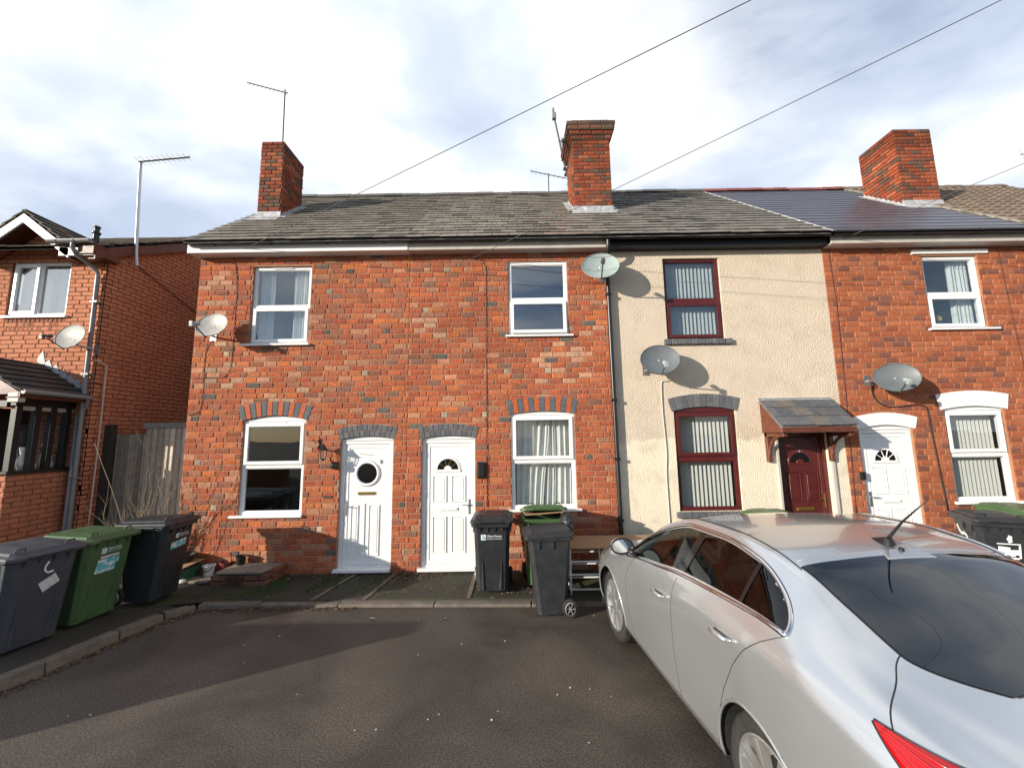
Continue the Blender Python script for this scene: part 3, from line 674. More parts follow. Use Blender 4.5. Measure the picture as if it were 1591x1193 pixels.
# house A
A0, A1 = -5.09, -1.64
tA, wA = house('terraced_house', 'red brick end terrace house with round window in its white door', A0, A1,
    [('rect', -4.21, -3.255, 3.575, 4.89), ('arch', -4.20, -3.225, .93, 2.37, .07, .225, 1.06), ('arch', -2.667, -1.852, .10, 2.052, .05, .18, 1.05)], pal_ab, M['brick'], M['mortar'])
arch_ring(tA, -4.20, -3.225, 2.37, .07, .225, STR, n=13, splay=1.06)
arch_ring(tA, -2.667, -1.852, 2.052, .05, .18, BLU, n=22, splay=1.05, tworow=True)
window(tA, -4.21, -3.255, 3.585, 4.885, M['upvc'], (4.165, 4.235), 'lower', (-4.31, -3.225, 3.588, .036), yf=.035, g='glass_mid', fill='curtain', trickle=True)
window(tA, -4.20, -3.225, .935, 2.355, M['upvc'], (1.63, 1.705), 'upper', (-4.30, -3.20, .938, .036), rise=.07, fill=None, trickle=True, label='lower white window with dark panes beside the wall lamp')
door(tA, -2.667, -1.852, .115, 2.04, M['upvc'], .05, 'sunray', yf=.04, label='white door with a round dark window and brass letter plate')
mb = MB(); c_ = MB()
random.seed(3)
slates(tA, lambda f: -5.15, lambda f: A1, M['slate'], .205, .27, sl_tint('old'), jit=.009, lift=.022, gap=.009)
ridge(tA, -5.15, A1, (.11, .10, .09), M['slate']); carcass(tA, A0, A1, left=True); eaves(tA, -5.17, A1, M['upvc'], M['black_plastic'])
chA = chimney(tA, -4.93, -4.49, 1.05, 1.80, 6.2, 8.0, pal_ch, M['brick_sooty'], M['mortar_dark'])
random.seed(12)
# house B
B0, B1 = -1.64, 1.60
tB, wB = house('terraced_house', 'red brick mid terrace house with wheelie bins beneath its lower window', B0, B1,
    [('rect', -.035, .925, 3.655, 4.907), ('arch', -.03, .965, .96, 2.405, .045, .225, 1.05), ('arch', -1.412, -.587, .10, 2.05, .045, .18, 1.05)], pal_ab, M['brick'], M['mortar'])
arch_ring(tB, -.03, .965, 2.405, .045, .225, STR, n=13, splay=1.05)
arch_ring(tB, -1.412, -.587, 2.05, .045, .18, BLU, n=22, splay=1.05, tworow=True)
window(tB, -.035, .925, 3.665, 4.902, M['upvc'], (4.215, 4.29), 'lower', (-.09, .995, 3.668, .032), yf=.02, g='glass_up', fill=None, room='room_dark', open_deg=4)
window(tB, -.03, .965, .965, 2.395, M['upvc'], (1.65, 1.725), 'upper', (-.09, 1.03, .968, .036), rise=.045, fill='drape', yf=.03)
door(tB, -1.412, -.587, .115, 2.04, M['upvc'], .04, 'fan_gold', yf=.04, hd=-1, label='white panelled door with a small gold barred fanlight')
random.seed(4)
slates(tB, lambda f: B0, lambda f: B1, M['slate'], .205, .27, sl_tint('mid'), jit=.009, lift=.022, gap=.009)
ridge(tB, B0, B1, (.12, .11, .10), M['slate']); carcass(tB, B0, B1); eaves(tB, B0, B1, M['fascia_grey'], M['black_plastic'], y=-.19)
chB = chimney(tB, 1.295, 2.035, 1.12, 1.90, 6.25, 8.0, pal_ch, M['brick_clean'], M['mortar_dark'], corbel=True)
# downpipe with swan neck
mb = MB(); r_p = .034
mb.tube([(1.56, -.25, 5.16), (1.56, -.25, 5.07), (1.565, -.22, 4.98), (1.568, -.12, 4.86), (1.57, -.065, 4.78), (1.572, -.06, 4.65)], r_p, 12)
mb.tube([(1.572, -.06, 4.66), (1.60, -.06, .3), (1.602, -.075, .16), (1.604, -.13, .10)], r_p, 12)
for z in (4.3, 2.6, 1.7, .8): mb.box(1.535 + (4.66 - z) * .0064, 1.61 + (4.66 - z) * .0064, -.105, 0, z - .02, z + .02)
mb.build('downpipe', M['black_plastic'], tB, smooth=True, auto=40)
random.seed(13)
# house C (cream)
C0, C1 = 1.60, 5.133
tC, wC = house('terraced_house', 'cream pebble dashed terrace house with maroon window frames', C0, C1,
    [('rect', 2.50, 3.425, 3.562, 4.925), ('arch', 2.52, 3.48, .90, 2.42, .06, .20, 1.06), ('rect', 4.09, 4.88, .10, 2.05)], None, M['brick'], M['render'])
arch_ring(tC, 2.52, 3.48, 2.42, .06, .205, BLU, n=11, splay=1.07)
window(tC, 2.50, 3.425, 3.562, 4.925, M['maroon'], (4.155, 4.25), 'lower', None, yf=.04, g='glass_mid', fill='blind')
mb = MB()
for i in range(10):
    x = 2.44 + i * .108; mb.box(x, x + .1, -.055, .05, 3.475, 3.56, 0, random.choice(BLU))
mb.build('sill', M['blue_brick'], tC, bevel=.006, seg=2)
window(tC, 2.52, 3.48, .90, 2.41, M['maroon'], (1.635, 1.74), 'upper', None, rise=.06, yf=.03, fill='blind')
mb = MB()
for i in range(10):
    x = 2.46 + i * .112; mb.box(x, x + .104, -.06, .05, .81, .895, 0, random.choice(BLU))
mb.build('sill', M['blue_brick'], tC, bevel=.006, seg=2)
door(tC, 4.09, 4.88, .115, 2.05, M['maroon'], 0, 'maroon', yf=.07, hm=M['brass'], hd=-1)
mb = MB(); mb.box(4.882, 4.93, -.03, .03, .1, 2.04); mb.box(4.05, 4.088, -.03, .03, .1, 2.04); mb.build('door_surround', M['fascia_grey'], tC, bevel=.003)
random.seed(5)
seam = lambda f: 5.06 - .32 * f
slates(tC, lambda f: B1, seam, M['slate'], .205, .27, sl_tint('c'), jit=.009, lift=.022, gap=.009)
ridge(tC, B1, 4.74, (.08, .075, .07), M['slate']); carcass(tC, C0, C1); eaves(tC, C0, C1 - .02, M['black_plastic'], M['black_plastic'], zb=5.05, y=-.16)
# porch canopy
cp = MB()
n = 4
def cpl(t, o=0): 
    c, s = math.cos(R(42)), math.sin(R(42)); return (-.50 + c * t - s * o, 2.15 + s * t + c * o)
random.seed(2)
cn = slates(tC, lambda f: 3.84, lambda f: 4.96, M['slate'], .21, .24, lambda x, t: random.choice([(.10, .105, .115), (.12, .12, .125), (.14, .125, .11), (.085, .09, .10)]), length=.64, plane=cpl, lift=.012, name='canopy')
cf = MB(); cf.box(3.86, 4.94, -.49, -.46, 2.06, 2.14)
for x in (3.86, 4.90):
    cf.add([(x, -.46, 2.06), (x, -.02, 2.06), (x, -.02, 2.52), (x, -.46, 2.13)] + [(x + .04, -.46, 2.06), (x + .04, -.02, 2.06), (x + .04, -.02, 2.52), (x + .04, -.46, 2.13)], [(0, 1, 2, 3), (7, 6, 5, 4), (0, 4, 5, 1), (1, 5, 6, 2), (2, 6, 7, 3), (3, 7, 4, 0)])
cf.build('canopy_frame', M['wood_brown'], cn, bevel=.003)
cl = MB(); cl.box(3.84, 4.96, -.03, .0, 2.555, 2.60); cl.box(3.84, 4.96, -.06, -.03, 2.545, 2.58); cl.build('flashing', M['lead'], cn)
for x in (3.90, 4.86):
    b_ = MB(); b_.box(x, x + .06, -.06, .0, 1.62, 2.06); b_.box(x, x + .06, -.44, -.0, 2.0, 2.058)
    pts = [(x + .03, -.05 - .34 * (1 - math.cos(R(a))) - .0, 1.72 + .30 * math.sin(R(a))) for a in range(0, 91, 15)]
    b_.tube(pts, .024, 6); b_.build('bracket', M['wood_brown'], cn, bevel=.004)
random.seed(14)
# house D
D0, D1 = 5.133, 8.46
tD, wD = house('terraced_house', 'orange red brick terrace house with white painted arches', D0, D1,
    [('rect', 6.75, 7.66, 3.67, 4.90), ('arch', 6.74, 7.67, .98, 2.385, .045, .24, 1.12), ('arch', 5.37, 6.205, .10, 2.10, .055, .19, 1.10), ('skip', 6.59, 7.84, 4.925, 4.998)], pal_d, M['brick_clean'], M['mortar_soft'])
WH = [(.80, .80, .78)]
arch_ring(tD, 6.74, 7.67, 2.385, .045, .24, WH, n=9, splay=1.12, mats=[M['paint_white'], M['paint_white']], painted=True, y0=-.018)
arch_ring(tD, 5.37, 6.205, 2.10, .055, .19, WH, n=9, splay=1.10, mats=[M['paint_white'], M['paint_white']], painted=True, y0=-.018)
mb = MB(); mb.box(6.59, 7.84, -.03, .06, 4.928, 4.998); mb.build('lintel', M['paint_white'], tD, bevel=.01, seg=2)
window(tD, 6.75, 7.66, 3.675, 4.895, M['upvc'], (4.20, 4.285), 'lower', (6.69, 7.80, 3.678, .032), yf=.03, g='glass_mid', fill='side')
window(tD, 6.74, 7.67, .985, 2.37, M['upvc'], (1.65, 1.735), 'upper', (6.68, 7.80, .988, .04), rise=.045, fill='blind')
door(tD, 5.37, 6.205, .115, 2.09, M['upvc'], .05, 'fan_white', yf=.035, hd=1, label='plain white door beneath a white painted arch')
random.seed(6)
seam2 = lambda f: 8.50 - .27 * f
slates(tD, seam, seam2, M['slate_new'], .235, .60, lambda x, t: (lambda k: (1.7 * k, 1.6 * k, 1.65 * k))(random.uniform(.92, 1.08)), jit=.001, lift=.012, gap=.002)
ridge(tD, 4.74, 8.23, (.20, .05, .04), M['tile_brown'], L=.30); carcass(tD, D0, D1); eaves(tD, D0 + .01, D1, M['fascia_grey'], M['black_plastic'], y=-.20, soffit=M['upvc_dirty'])
mb = MB()
for f0 in range(18):
    f = f0 / 18; (y, z), (y2, z2) = roof_plane(RLEN * f, .035), roof_plane(RLEN * (f + .055), .035)
    mb.tube([(seam(f), y, z - .012), (seam(f + .055), y2, z2 - .012)], .009, 5)
mb.build('verge_strip', M['lead'], tD)
chD = chimney(tD, 7.87, 8.63, 1.20, 2.0, 6.3, 8.19, pal_ch, M['brick_clean'], M['mortar_dark'])
random.seed(15)
# house E at the right edge
tE, wE = house('terraced_house', 'brick terrace house with brown pantile roof at the right edge', 8.46, 12.2,
    [('rect', 9.4, 10.3, 3.67, 4.9), ('rect', 9.4, 10.3, .98, 2.4)], pal_d, M['brick_clean'], M['mortar_soft'])
window(tE, 9.4, 10.3, 3.675, 4.895, M['upvc'], (4.20, 4.285), 'lower', (9.36, 10.4, 3.678, .032), g='glass_up', fill=None)
window(tE, 9.4, 10.3, .985, 2.395, M['upvc'], (1.65, 1.735), 'upper', (9.36, 10.4, .988, .032), fill='curtain')
def pantiles(parent, xa, xb):
    mb = MB(); n = int(RLEN / .27); w = .2
    for i in range(n + 1):
        t0 = i * .27; t1 = min(t0 + .33, RLEN); A, B = xa(t0 / RLEN), xb(t0 / RLEN); u = A
        while u < B:
            k = random.uniform(.8, 1.15); c = (.165 * k, .12 * k, .085 * k); e = min(u + w, B + .05); m_ = 6; vs = []
            for tt, o in ((t0, .03), (t1, .006)):
                for q in range(m_ + 1):
                    y, z = roof_plane(tt, o + .028 * math.sin(math.pi * q / m_) ** 1.0); vs.append((u + (e - u) * q / m_, y, z))
            y, z = roof_plane(t0, .0); vs += [(u + (e - u) * q / m_, y, z) for q in range(m_ + 1)]
            mb.add(vs, [(q, q + 1, q + 2 + m_, q + 1 + m_) for q in range(m_)] + [(q + 2 * m_ + 2, q + 2 * m_ + 3, q + 1, q) for q in range(m_)], 0, c)
            u += w
    return mb.build('roof', M['tile_brown'], parent, recalc=False)
pantiles(tE, seam2, lambda f: 12.2)
ridge(tE, 8.23, 12.2, (.15, .11, .08), M['tile_brown']); carcass(tE, 8.46, 12.2); eaves(tE, 8.47, 12.2, M['fascia_grey'], M['black_plastic'])
mb = MB()
random.seed(1)
for i in range(22):
    f = i / 22; y, z = roof_plane(RLEN * f, .03); y2, z2 = roof_plane(RLEN * (f + .038), .045); x = seam2(f)
    mb.hexa([(x - .05, y, z - .02), (x + .03, y, z - .02), (x - .05, y2, z2 - .03), (x + .03, y2, z2 - .03), (x - .05, y, z + .012), (x + .03, y, z + .012), (x - .05, y2, z2), (x + .03, y2, z2)])
mb.build('verge_mortar', M['concrete'], tE)
mb = MB(); mb.tube([(8.40, -.25, 5.16), (8.40, -.22, 5.0), (8.40, -.07, 4.86), (8.40, -.06, 4.6), (8.40, -.06, .1)], .034, 12); mb.build('downpipe', M['grey_pipe'], tE, smooth=True, auto=40)

# ------------------------------------------------------------ detached house on the left
random.seed(21)
LX, LY = -7.05, .40
tL = thing('detached_house', 'pale orange brick house with white gable boards and tiled porch', 'house')
mb = MB(); wallbox(mb, -12.0, LX, -.3, 5.45, LY, LY + .12, [(-8.71, -7.68, 4.23, 5.22)], 1)
courses(mb, 'x', -12.0, LX, 0, 5.4, LY, .006, pal_pale, [rect_hole(-8.71, -7.68, 4.12, 5.22)], bond=0, course=.0765, L=.228, joint=.011)
# brick apex of the gable
for i in range(12):
    z = 5.40 + i * .0765; h = (6.0 - z) / .77 - .08
    if h < .1: break
    courses(mb, 'x', -8.23 - h, -8.23 + h, z, z + .066, LY, .006, pal_pale, (), bond=0, course=.0765, L=.228, joint=.011)
mb.prism([(-9.2, 5.3), (-7.26, 5.3), (-8.23, 6.0)], LY + .002, LY + .12, 1)
x = -8.71
while x < -7.7:      # soldier course below the sill
    brick(mb, 'x', x, x + .066, 3.975, 4.19, LY, .006, (.30, .12, .07)); x += .0765
courses(mb, 'y', LY + .01, 8.0, 0, 6.6, LX, .006, pal_pale, (), bond=0, course=.0765, L=.228, joint=.011, zlim=lambda y: 5.22 + .56 * (y - .1))
P = [(LY, -.3), (8.0, -.3), (8.0, 5.3), (4.5, 7.6), (LY, 5.36)]
vs = [(LX - .12, a, b) for a, b in P] + [(LX, a, b) for a, b in P]
mb.add(vs, [tuple(range(5)), tuple(range(9, 4, -1))] + [(i, (i + 1) % 5, (i + 1) % 5 + 5, i + 5) for i in range(5)], 1)
mb.box(-12.0, LX - .12, 7.9, 8.0, -.3, 5.4, 1); mb.box(-12.0, -11.9, LY + .12, 7.9, -.3, 5.4, 1)
mb.build('wall', [M['brick_clean'], M['mortar_brown']], tL, recalc=False)
def lpl(t, o=0):
    c, s = math.cos(math.atan(.56)), math.sin(math.atan(.56)); return (.06 + c * t - s * o, 5.30 + s * t + c * o)
def tile_t(x, t): k = random.uniform(.7, 1.2); return (.085 * k, .068 * k, .05 * k)
rfL = slates(tL, lambda f: -12.0, lambda f: -6.92, M['tile_brown'], .27, .30, tile_t, length=5.0, plane=lpl, th=.018, lift=.03, jit=.012)
mb = MB()
mb.add([(-12, 4.4, 7.72), (-6.95, 4.4, 7.72), (-6.95, 8.3, 5.3), (-12, 8.3, 5.3)], [(0, 1, 2, 3)]); mb.build('rear_roof', M['tile_brown'], tL)
mb = MB()      # verge board and its underside
for i in range(20):
    t0, t1 = i * .25, i * .25 + .25; (y0, z0), (y1, z1) = lpl(t0, -.03), lpl(t1, -.03)
    mb.hexa([(-6.955, y0, z0 - .17), (-6.935, y0, z0 - .17), (-6.955, y1, z1 - .17), (-6.935, y1, z1 - .17), (-6.955, y0, z0), (-6.935, y0, z0), (-6.955, y1, z1), (-6.935, y1, z1)])
    mb.hexa([(LX, y0, z0 - .165), (-6.955, y0, z0 - .165), (LX, y1, z1 - .165), (-6.955, y1, z1 - .165), (LX, y0, z0 - .15), (-6.955, y0, z0 - .15), (LX, y1, z1 - .15), (-6.955, y1, z1 - .15)])
mb.build('verge_board', M['wood_brown'], tL)
# gable roof
for sg in (-1, 1):
    c, s = math.cos(math.atan(.77)), math.sin(math.atan(.77)); L0 = 1.22
    mb = MB(); n = 6
    for i in range(n):
        t0 = i * L0 / n; t1 = t0 + L0 / n * 1.25; y = .06
        while y < 1.9:
            w = random.uniform(.27, .3); k = random.uniform(.7, 1.2)
            def Q(t, o): return (-8.23 + sg * ((L0 - t) * c + s * o), 5.96 - (L0 - t) * s + c * o)
            (xa, za), (xb, zb), (xc, zc), (xd, zd) = Q(t0, .028), Q(t0, .048), Q(t1, .0), Q(t1, .02)
            mb.hexa([(xa, y, za), (xa, y + w - .005, za), (xc, y, zc), (xc, y + w - .005, zc), (xb, y, zb), (xb, y + w - .005, zb), (xd, y, zd), (xd, y + w - .005, zd)], 0, (.085 * k, .068 * k, .05 * k)); y += w
    mb.build('gable_roof', M['tile_brown'], tL)
    mb = MB(); W_ = .12
    def G(u, d): return (-8.23 + sg * (u * c), 5.93 - u * s - d)
    a0, a1 = G(0, .0), G(1.06, 0); b0, b1 = G(0, W_ / c), G(1.06, W_ / c)
    mb.add([(a0[0], .07, a0[1]), (a1[0], .07, a1[1]), (b1[0], .07, b1[1]), (b0[0], .07, b0[1]), (a0[0], .10, a0[1]), (a1[0], .10, a1[1]), (b1[0], .10, b1[1]), (b0[0], .10, b0[1])], [(0, 1, 2, 3), (4, 7, 6, 5), (0, 4, 5, 1), (3, 2, 6, 7), (1, 5, 6, 2)])
    mb.build('bargeboard', M['upvc'], tL)
    mb = MB(); mb.add([(b0[0], .10, b0[1] + .01), (b1[0], .10, b1[1] + .01), (b1[0], .40, b1[1] + .01), (b0[0], .40, b0[1] + .01)], [(0, 1, 2, 3)]); mb.build('soffit', M['wood_brown'], tL)
mb = MB(); mb.box(-7.55, -6.96, .07, .09, 5.17, 5.31); mb.build('fascia', M['upvc'], tL)
mb = MB(); mb.box(-7.55, -6.96, .09, .40, 5.17, 5.185); mb.box(-7.20, -6.94, .04, .5, 5.19, 5.38); mb.build('soffit', M['wood_brown'], tL)
gutter(tL, -7.66, -6.95, .0, 5.40, .055, M['grey_pipe'], brk=.3)
mb = MB(); mb.tube([(-7.25, -.0, 5.35), (-7.25, 0, 5.27), (-7.24, .06, 5.18), (-7.17, .26, 5.06), (-7.14, .335, 4.98), (-7.135, .34, 4.9)], .032, 10)
mb.tube([(-7.135, .34, 4.92), (-7.10, .34, .5)], .034, 10)
for z in (4.45, 3.2, 1.5): mb.box(-7.18, -7.06, .30, .40, z - .015, z + .015)
mb.build('downpipe', M['grey_pipe'], tL, smooth=True, auto=40)
mb = MB()
x0, x1, z0, z1 = -8.71, -7.68, 4.24, 5.215; frame_bars(mb, x0, x1, z0, z1, LY + .03, LY + .10, .05); mb.box(-8.245, -8.195, LY + .03, LY + .10, z0 + .05, z1 - .05)
fr = mb.build('window', M['upvc'], tL, bevel=.004, seg=2)
mb = MB(); frame_bars(mb, x0 + .04, -8.235, z0 + .04, z1 - .04, LY + .005, LY + .05, .05); mb.build('sash', M['upvc'], fr, bevel=.004)
pane(fr, x0 + .05, -8.245, z0 + .05, z1 - .05, LY + .045, 'glass_up'); pane(fr, -8.195, x1 - .05, z0 + .05, z1 - .05, LY + .06, 'glass_up')
mb = MB(); mb.box(x0 - .06, x1 + .05, LY - .05, LY + .03, 4.20, 4.24); mb.build('sill', M['upvc'], fr, bevel=.005)
mb = MB()
vs = []
for j in range(2):
    for i in range(50): vs.append((x0 + (x1 - x0) * i / 49, LY + .17 + .025 * math.sin(i * .9), z0 if j == 0 else z1))
mb.add(vs, [(i, i + 1, i + 51, i + 50) for i in range(49)]); mb.build('curtain', M['curtain'], fr, smooth=True)
# soil vent pipe
mb = MB(); mb.lathe([(.048, 0), (.048, .24), (.068, .25), (.068, .28), (.042, .30), (.042, .36), (.055, .37), (.055, .40), (0, .41)], (-7.98, 1.0, 5.80), n=14); mb.build('vent_pipe', M['black_plastic'], tL, smooth=True, auto=40)
# porch with its side window
PX = -7.287
pw = MB(); vs = [(PX - .11, -.404, -.3), (PX, -.404, -.3), (PX - .11, .4, -.3), (PX, .4, -.3), (PX - .11, -.404, 1.63), (PX, -.404, 1.63), (PX - .11, .4, 1.63), (PX, .4, 1.63)]
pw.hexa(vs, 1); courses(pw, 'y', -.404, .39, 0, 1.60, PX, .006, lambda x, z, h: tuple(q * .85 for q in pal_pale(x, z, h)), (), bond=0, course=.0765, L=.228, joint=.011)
courses(pw, 'x', PX - .11, PX + .004, 0, 1.60, -.404, .006, pal_pale, (), bond=0, course=.0765, L=.11, joint=.011)
po = pw.build('porch', [M['brick_clean'], M['mortar_brown']], tL, recalc=False)
mb = MB(); mb.box(PX - .13, PX + .035, -.44, .39, 1.632, 1.67)
for y in (-.395, -.15, .06, .27): mb.box(PX - .09, PX - .0, y, y + .075, 1.67, 2.62)
mb.box(PX - .10, PX + .01, -.42, .39, 2.62, 2.82)
mb.box(-8.6, PX - .1, -.44, -.36, 2.60, 2.70); mb.box(-7.86, -7.78, -.44, -.36, 0, 2.6); mb.box(-8.6, -7.86, -.43, -.37, 1.95, 2.03)
mb.build('porch_frame', M['timber_black'], po, bevel=.004)
mb = MB()
for y in (-.32, -.075, .135, .345): mb.box(PX - .04, PX - .03, y - .012, y, 1.67, 2.62)
mb.box(PX - .04, PX - .02, -.36, .38, 2.56, 2.62); mb.build('glazing_bead', M['fascia_grey'], po)
mb = MB(); mb.box(PX - .06, PX - .054, -.33, .39, 1.67, 2.60); mb.build('porch_glass', M['glass'], po)
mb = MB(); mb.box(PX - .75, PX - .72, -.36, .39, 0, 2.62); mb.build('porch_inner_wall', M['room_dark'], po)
mb = MB()
for y, h, w in ((-.22, .22, .05), (-.10, .34, .07), (.03, .18, .06), (.17, .40, .05), (.27, .20, .06)): mb.lathe([(w * .5, 0), (w, h * .3), (w * .4, h * .7), (w * .6, h), (0, h)], (PX - .18, y, 1.67), n=14)
mb.build('ornaments', M['curtain'], po, smooth=True)
mb = MB(); mb.box(PX + .06 - .02, PX + .20, -.56, -.47, 2.66, 2.80); mb.build('bargeboard_end', M['fascia_grey'], po, bevel=.004)
def ppl(t, o=0):
    a = math.atan(.62); c, s = math.cos(a), math.sin(a); return (-7.07 - c * t + s * o, 2.80 + s * t + c * o)
mb = MB(); L0 = 1.03
for i in range(6):
    t0 = i * L0 / 6; t1 = t0 + L0 / 6 * 1.3; y = -.58
    while y < .4:
        w = .25; k = random.uniform(.75, 1.2); e = min(y + w - .004, .4)
        (xa, za), (xb, zb), (xc, zc), (xd, zd) = ppl(t0, .03), ppl(t0, .05), ppl(t1, 0), ppl(t1, .02)
        mb.hexa([(xa, y, za), (xa, e, za), (xc, y, zc), (xc, e, zc), (xb, y, zb), (xb, e, zb), (xd, y, zd), (xd, e, zd)], 0, (.05 * k, .046 * k, .044 * k)); y += w
        (xa, za), (xb, zb), (xc, zc), (xd, zd) = [(-15.9 - q[0], q[1]) for q in (ppl(t0, .03), ppl(t0, .05), ppl(t1, 0), ppl(t1, .02))]
        mb.hexa([(xa, y - w, za), (xa, e, za), (xc, y - w, zc), (xc, e, zc), (xb, y - w, zb), (xb, e, zb), (xd, y - w, zd), (xd, e, zd)], 0, (.05 * k, .046 * k, .044 * k))
mb.build('porch_roof', M['tile_brown'], po)
mb = MB(); mb.box(-7.10, -7.07, -.56, .38, 2.73, 2.81); mb.box(-7.27, -7.08, -.56, .38, 2.72, 2.735)
mb.prism([(-8.83, 2.78), (-7.08, 2.78), (-7.95, 3.30)], -.53, -.50)
mb.build('porch_fascia', M['wood_brown'], po)
gutter_o = MB(); gutter_o.tube([(-7.03, -.56, 2.81), (-7.03, .38, 2.80)], .035, 8); gutter_o.tube([(-7.03, .33, 2.80), (-7.07, .35, 2.65), (-7.20, .36, 2.5), (-7.20, .36, 1.72), (-7.16, .33, 1.66), (-7.15, .32, .5)], .026, 8); gutter_o.build('downpipe', M['grey_pipe'], po, smooth=True, auto=40)
mb = MB()
for i in range(7):     # stepped lead flashing up the wall
    t = .06 + i * .155; x, z = ppl(t, .03); x2, z2 = ppl(t + .17, .03); hh = .17 if i < 6 else .30
    mb.add([(x, LY - .012, z), (x2, LY - .012, z2), (x2, LY - .012, z2 + .06), (x2 + .08, LY - .014, z2 + hh * .62), (x + .0, LY - .012, z + .05), (x, LY - .003, z), (x2, LY - .003, z2), (x2, LY - .003, z2 + .06), (x2 + .08, LY - .004, z2 + hh * .62), (x, LY - .003, z + .05)], [(0, 1, 2, 3, 4), (9, 8, 7, 6, 5), (4, 3, 8, 9), (3, 2, 7, 8)])
mb.build('flashing', M['lead'], po)

# ------------------------------------------------------------ fence
random.seed(31)
fn = thing('fence', 'weathered grey close board fence closing the gap between the houses', 'fence', (0, 0, 0))
def boards(x0, x1, ztop, y, step, sh=1.0):
    mb = MB(); x = x0
    while x < x1:
        w = min(step * 1.05, x1 - x); k = random.uniform(.6, 1.25); zt = ztop + random.uniform(-.012, .008)
        w -= .007; mb.hexa([(x, y, 0), (x + w, y - .028, 0), (x, y + .012, 0), (x + w, y + .006, 0), (x, y, zt), (x + w, y - .028, zt), (x, y + .012, zt), (x + w, y + .006, zt)], 0, (.56 * k * sh, .49 * k * sh, .40 * k * sh)); x += step
    return mb.build('fence_panel', M['wood_grey'], fn)
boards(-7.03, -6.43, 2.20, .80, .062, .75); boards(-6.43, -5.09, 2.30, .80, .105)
mb = MB(); mb.box(-6.46, -5.10, .76, .83, 2.30, 2.39, 0, (.25, .23, .20)); mb.build('fence_rail', M['wood_grey'], fn)
mb = MB(); mb.box(-7.03, -6.92, .66, .77, 0, 2.36, 0, (.035, .035, .028)); mb.build('fence_post', M['wood_grey'], fn)

# ------------------------------------------------------------ ground
g = MB(); X = 400
g.add([(-X, -X, 0), (X, -X, 0), (X, X, 0), (-X, X, 0)], [(0, 1, 2, 3)]); ro = g.build('road', M['asphalt']); ro['kind'] = 'structure'
random.seed(41)
KL = [(-9.5, -14.0), (-6.2, -8.0), (-5.0, -4.6), (-4.52, -3.2), (-4.25, -2.35), (-4.16, -1.75), (-4.08, -1.30), (-3.92, -1.03), (-3.2, -.985), (-2.2, -1.005), (-1.0, -1.04), (.2, -1.075), (2.0, -1.12), (13.0, -1.30)]
KZ = [.11, .11, .11, .11, .105, .10, .085, .06, .042, .036, .034, .032, .03, .03]
def kline(step):
    out = []; 
    for i in range(len(KL) - 1):
        a, b = Vector(KL[i]), Vector(KL[i + 1]); n = max(1, int((b - a).length / step))
        for k in range(n): f = k / n; out.append((a.lerp(b, f), KZ[i] * (1 - f) + KZ[i + 1] * f))
    out.append((Vector(KL[-1]), KZ[-1])); return out
kp = kline(.9)
mb = MB()
for i in range(len(kp) - 1):
    (a, za), (b, zb) = kp[i], kp[i + 1]; d = (b - a).normalized(); n = Vector((-d.y, d.x)); w = .125; a2 = a + d * .004; b2 = b - d * .004; j = random.uniform(-.004, .004)
    q = lambda p, o, z: (p.x + n.x * o, p.y + n.y * o, z)
    mb.hexa([q(a2, 0, -.05), q(b2, 0, -.05), q(a2, w, -.05), q(b2, w, -.05), q(a2, .012 if za > .06 else .004, za + j), q(b2, .012 if zb > .06 else .004, zb + j), q(a2, w, za + j), q(b2, w, zb + j)])
kb = mb.build('kerb', M['kerb'], bevel=.012, seg=2); kb['kind'] = 'structure'
pv = MB(); nn = 14; far = []
pts = kline(.35)
for (p, z) in pts:
    # from the kerb back to the houses
    if p.y < -1.0 and p.x < -4.0:
        e = Vector((p.x - 12, p.y + 1.2 + .9 * (4.2 + p.x)))
        e = Vector((-13, min(.9, p.y + 3.5)))
    else: e = Vector((p.x, .35))
    far.append(e)
vs = []
for (p, z), e in zip(pts, far):
    s0 = Vector((p.x, p.y)); 
    for k in range(nn + 1):
        f = k / nn; q = s0.lerp(e, f); off = .0 if k else 0
        zz = z - .006 + (.085 - z) * min(1, f * 1.3) if z < .1 else z - .006
        vs.append((q.x - (.10 if (k == 0 and p.x < -4.05) else 0), q.y + (.11 if k == 0 and p.x > -4.05 else 0), zz + (.004 * noise.noise((q.x * 3, q.y * 3, 0)) if k else 0)))
n1_ = nn + 1
pv.add(vs, [(i * n1_ + k, (i + 1) * n1_ + k, (i + 1) * n1_ + k + 1, i * n1_ + k + 1) for i in range(len(pts) - 1) for k in range(nn)])
po_ = pv.build('pavement', M['tarmac_path'], smooth=True); po_['kind'] = 'structure'
# passage floor to the fence and beyond
pf = MB(); pf.add([(-13, -.6, .088), (-4.9, -.6, .088), (-4.9, 6.5, .088), (-13, 6.5, .088)], [(0, 1, 2, 3)]); o = pf.build('path', M['tarmac_path']); o['kind'] = 'structure'
mb = MB()
for (xa, xb) in ((-2.62, -2.36), (-1.95, -1.78), (-.62, -.60)):
    mb.add([(xa, -.89, .044), (xa + .055, -.89, .044), (xb + .055, -.03, .093), (xb, -.03, .093)], [(0, 1, 2, 3)])
o = mb.build('path_edging', M['kerb']); o['kind'] = 'structure'
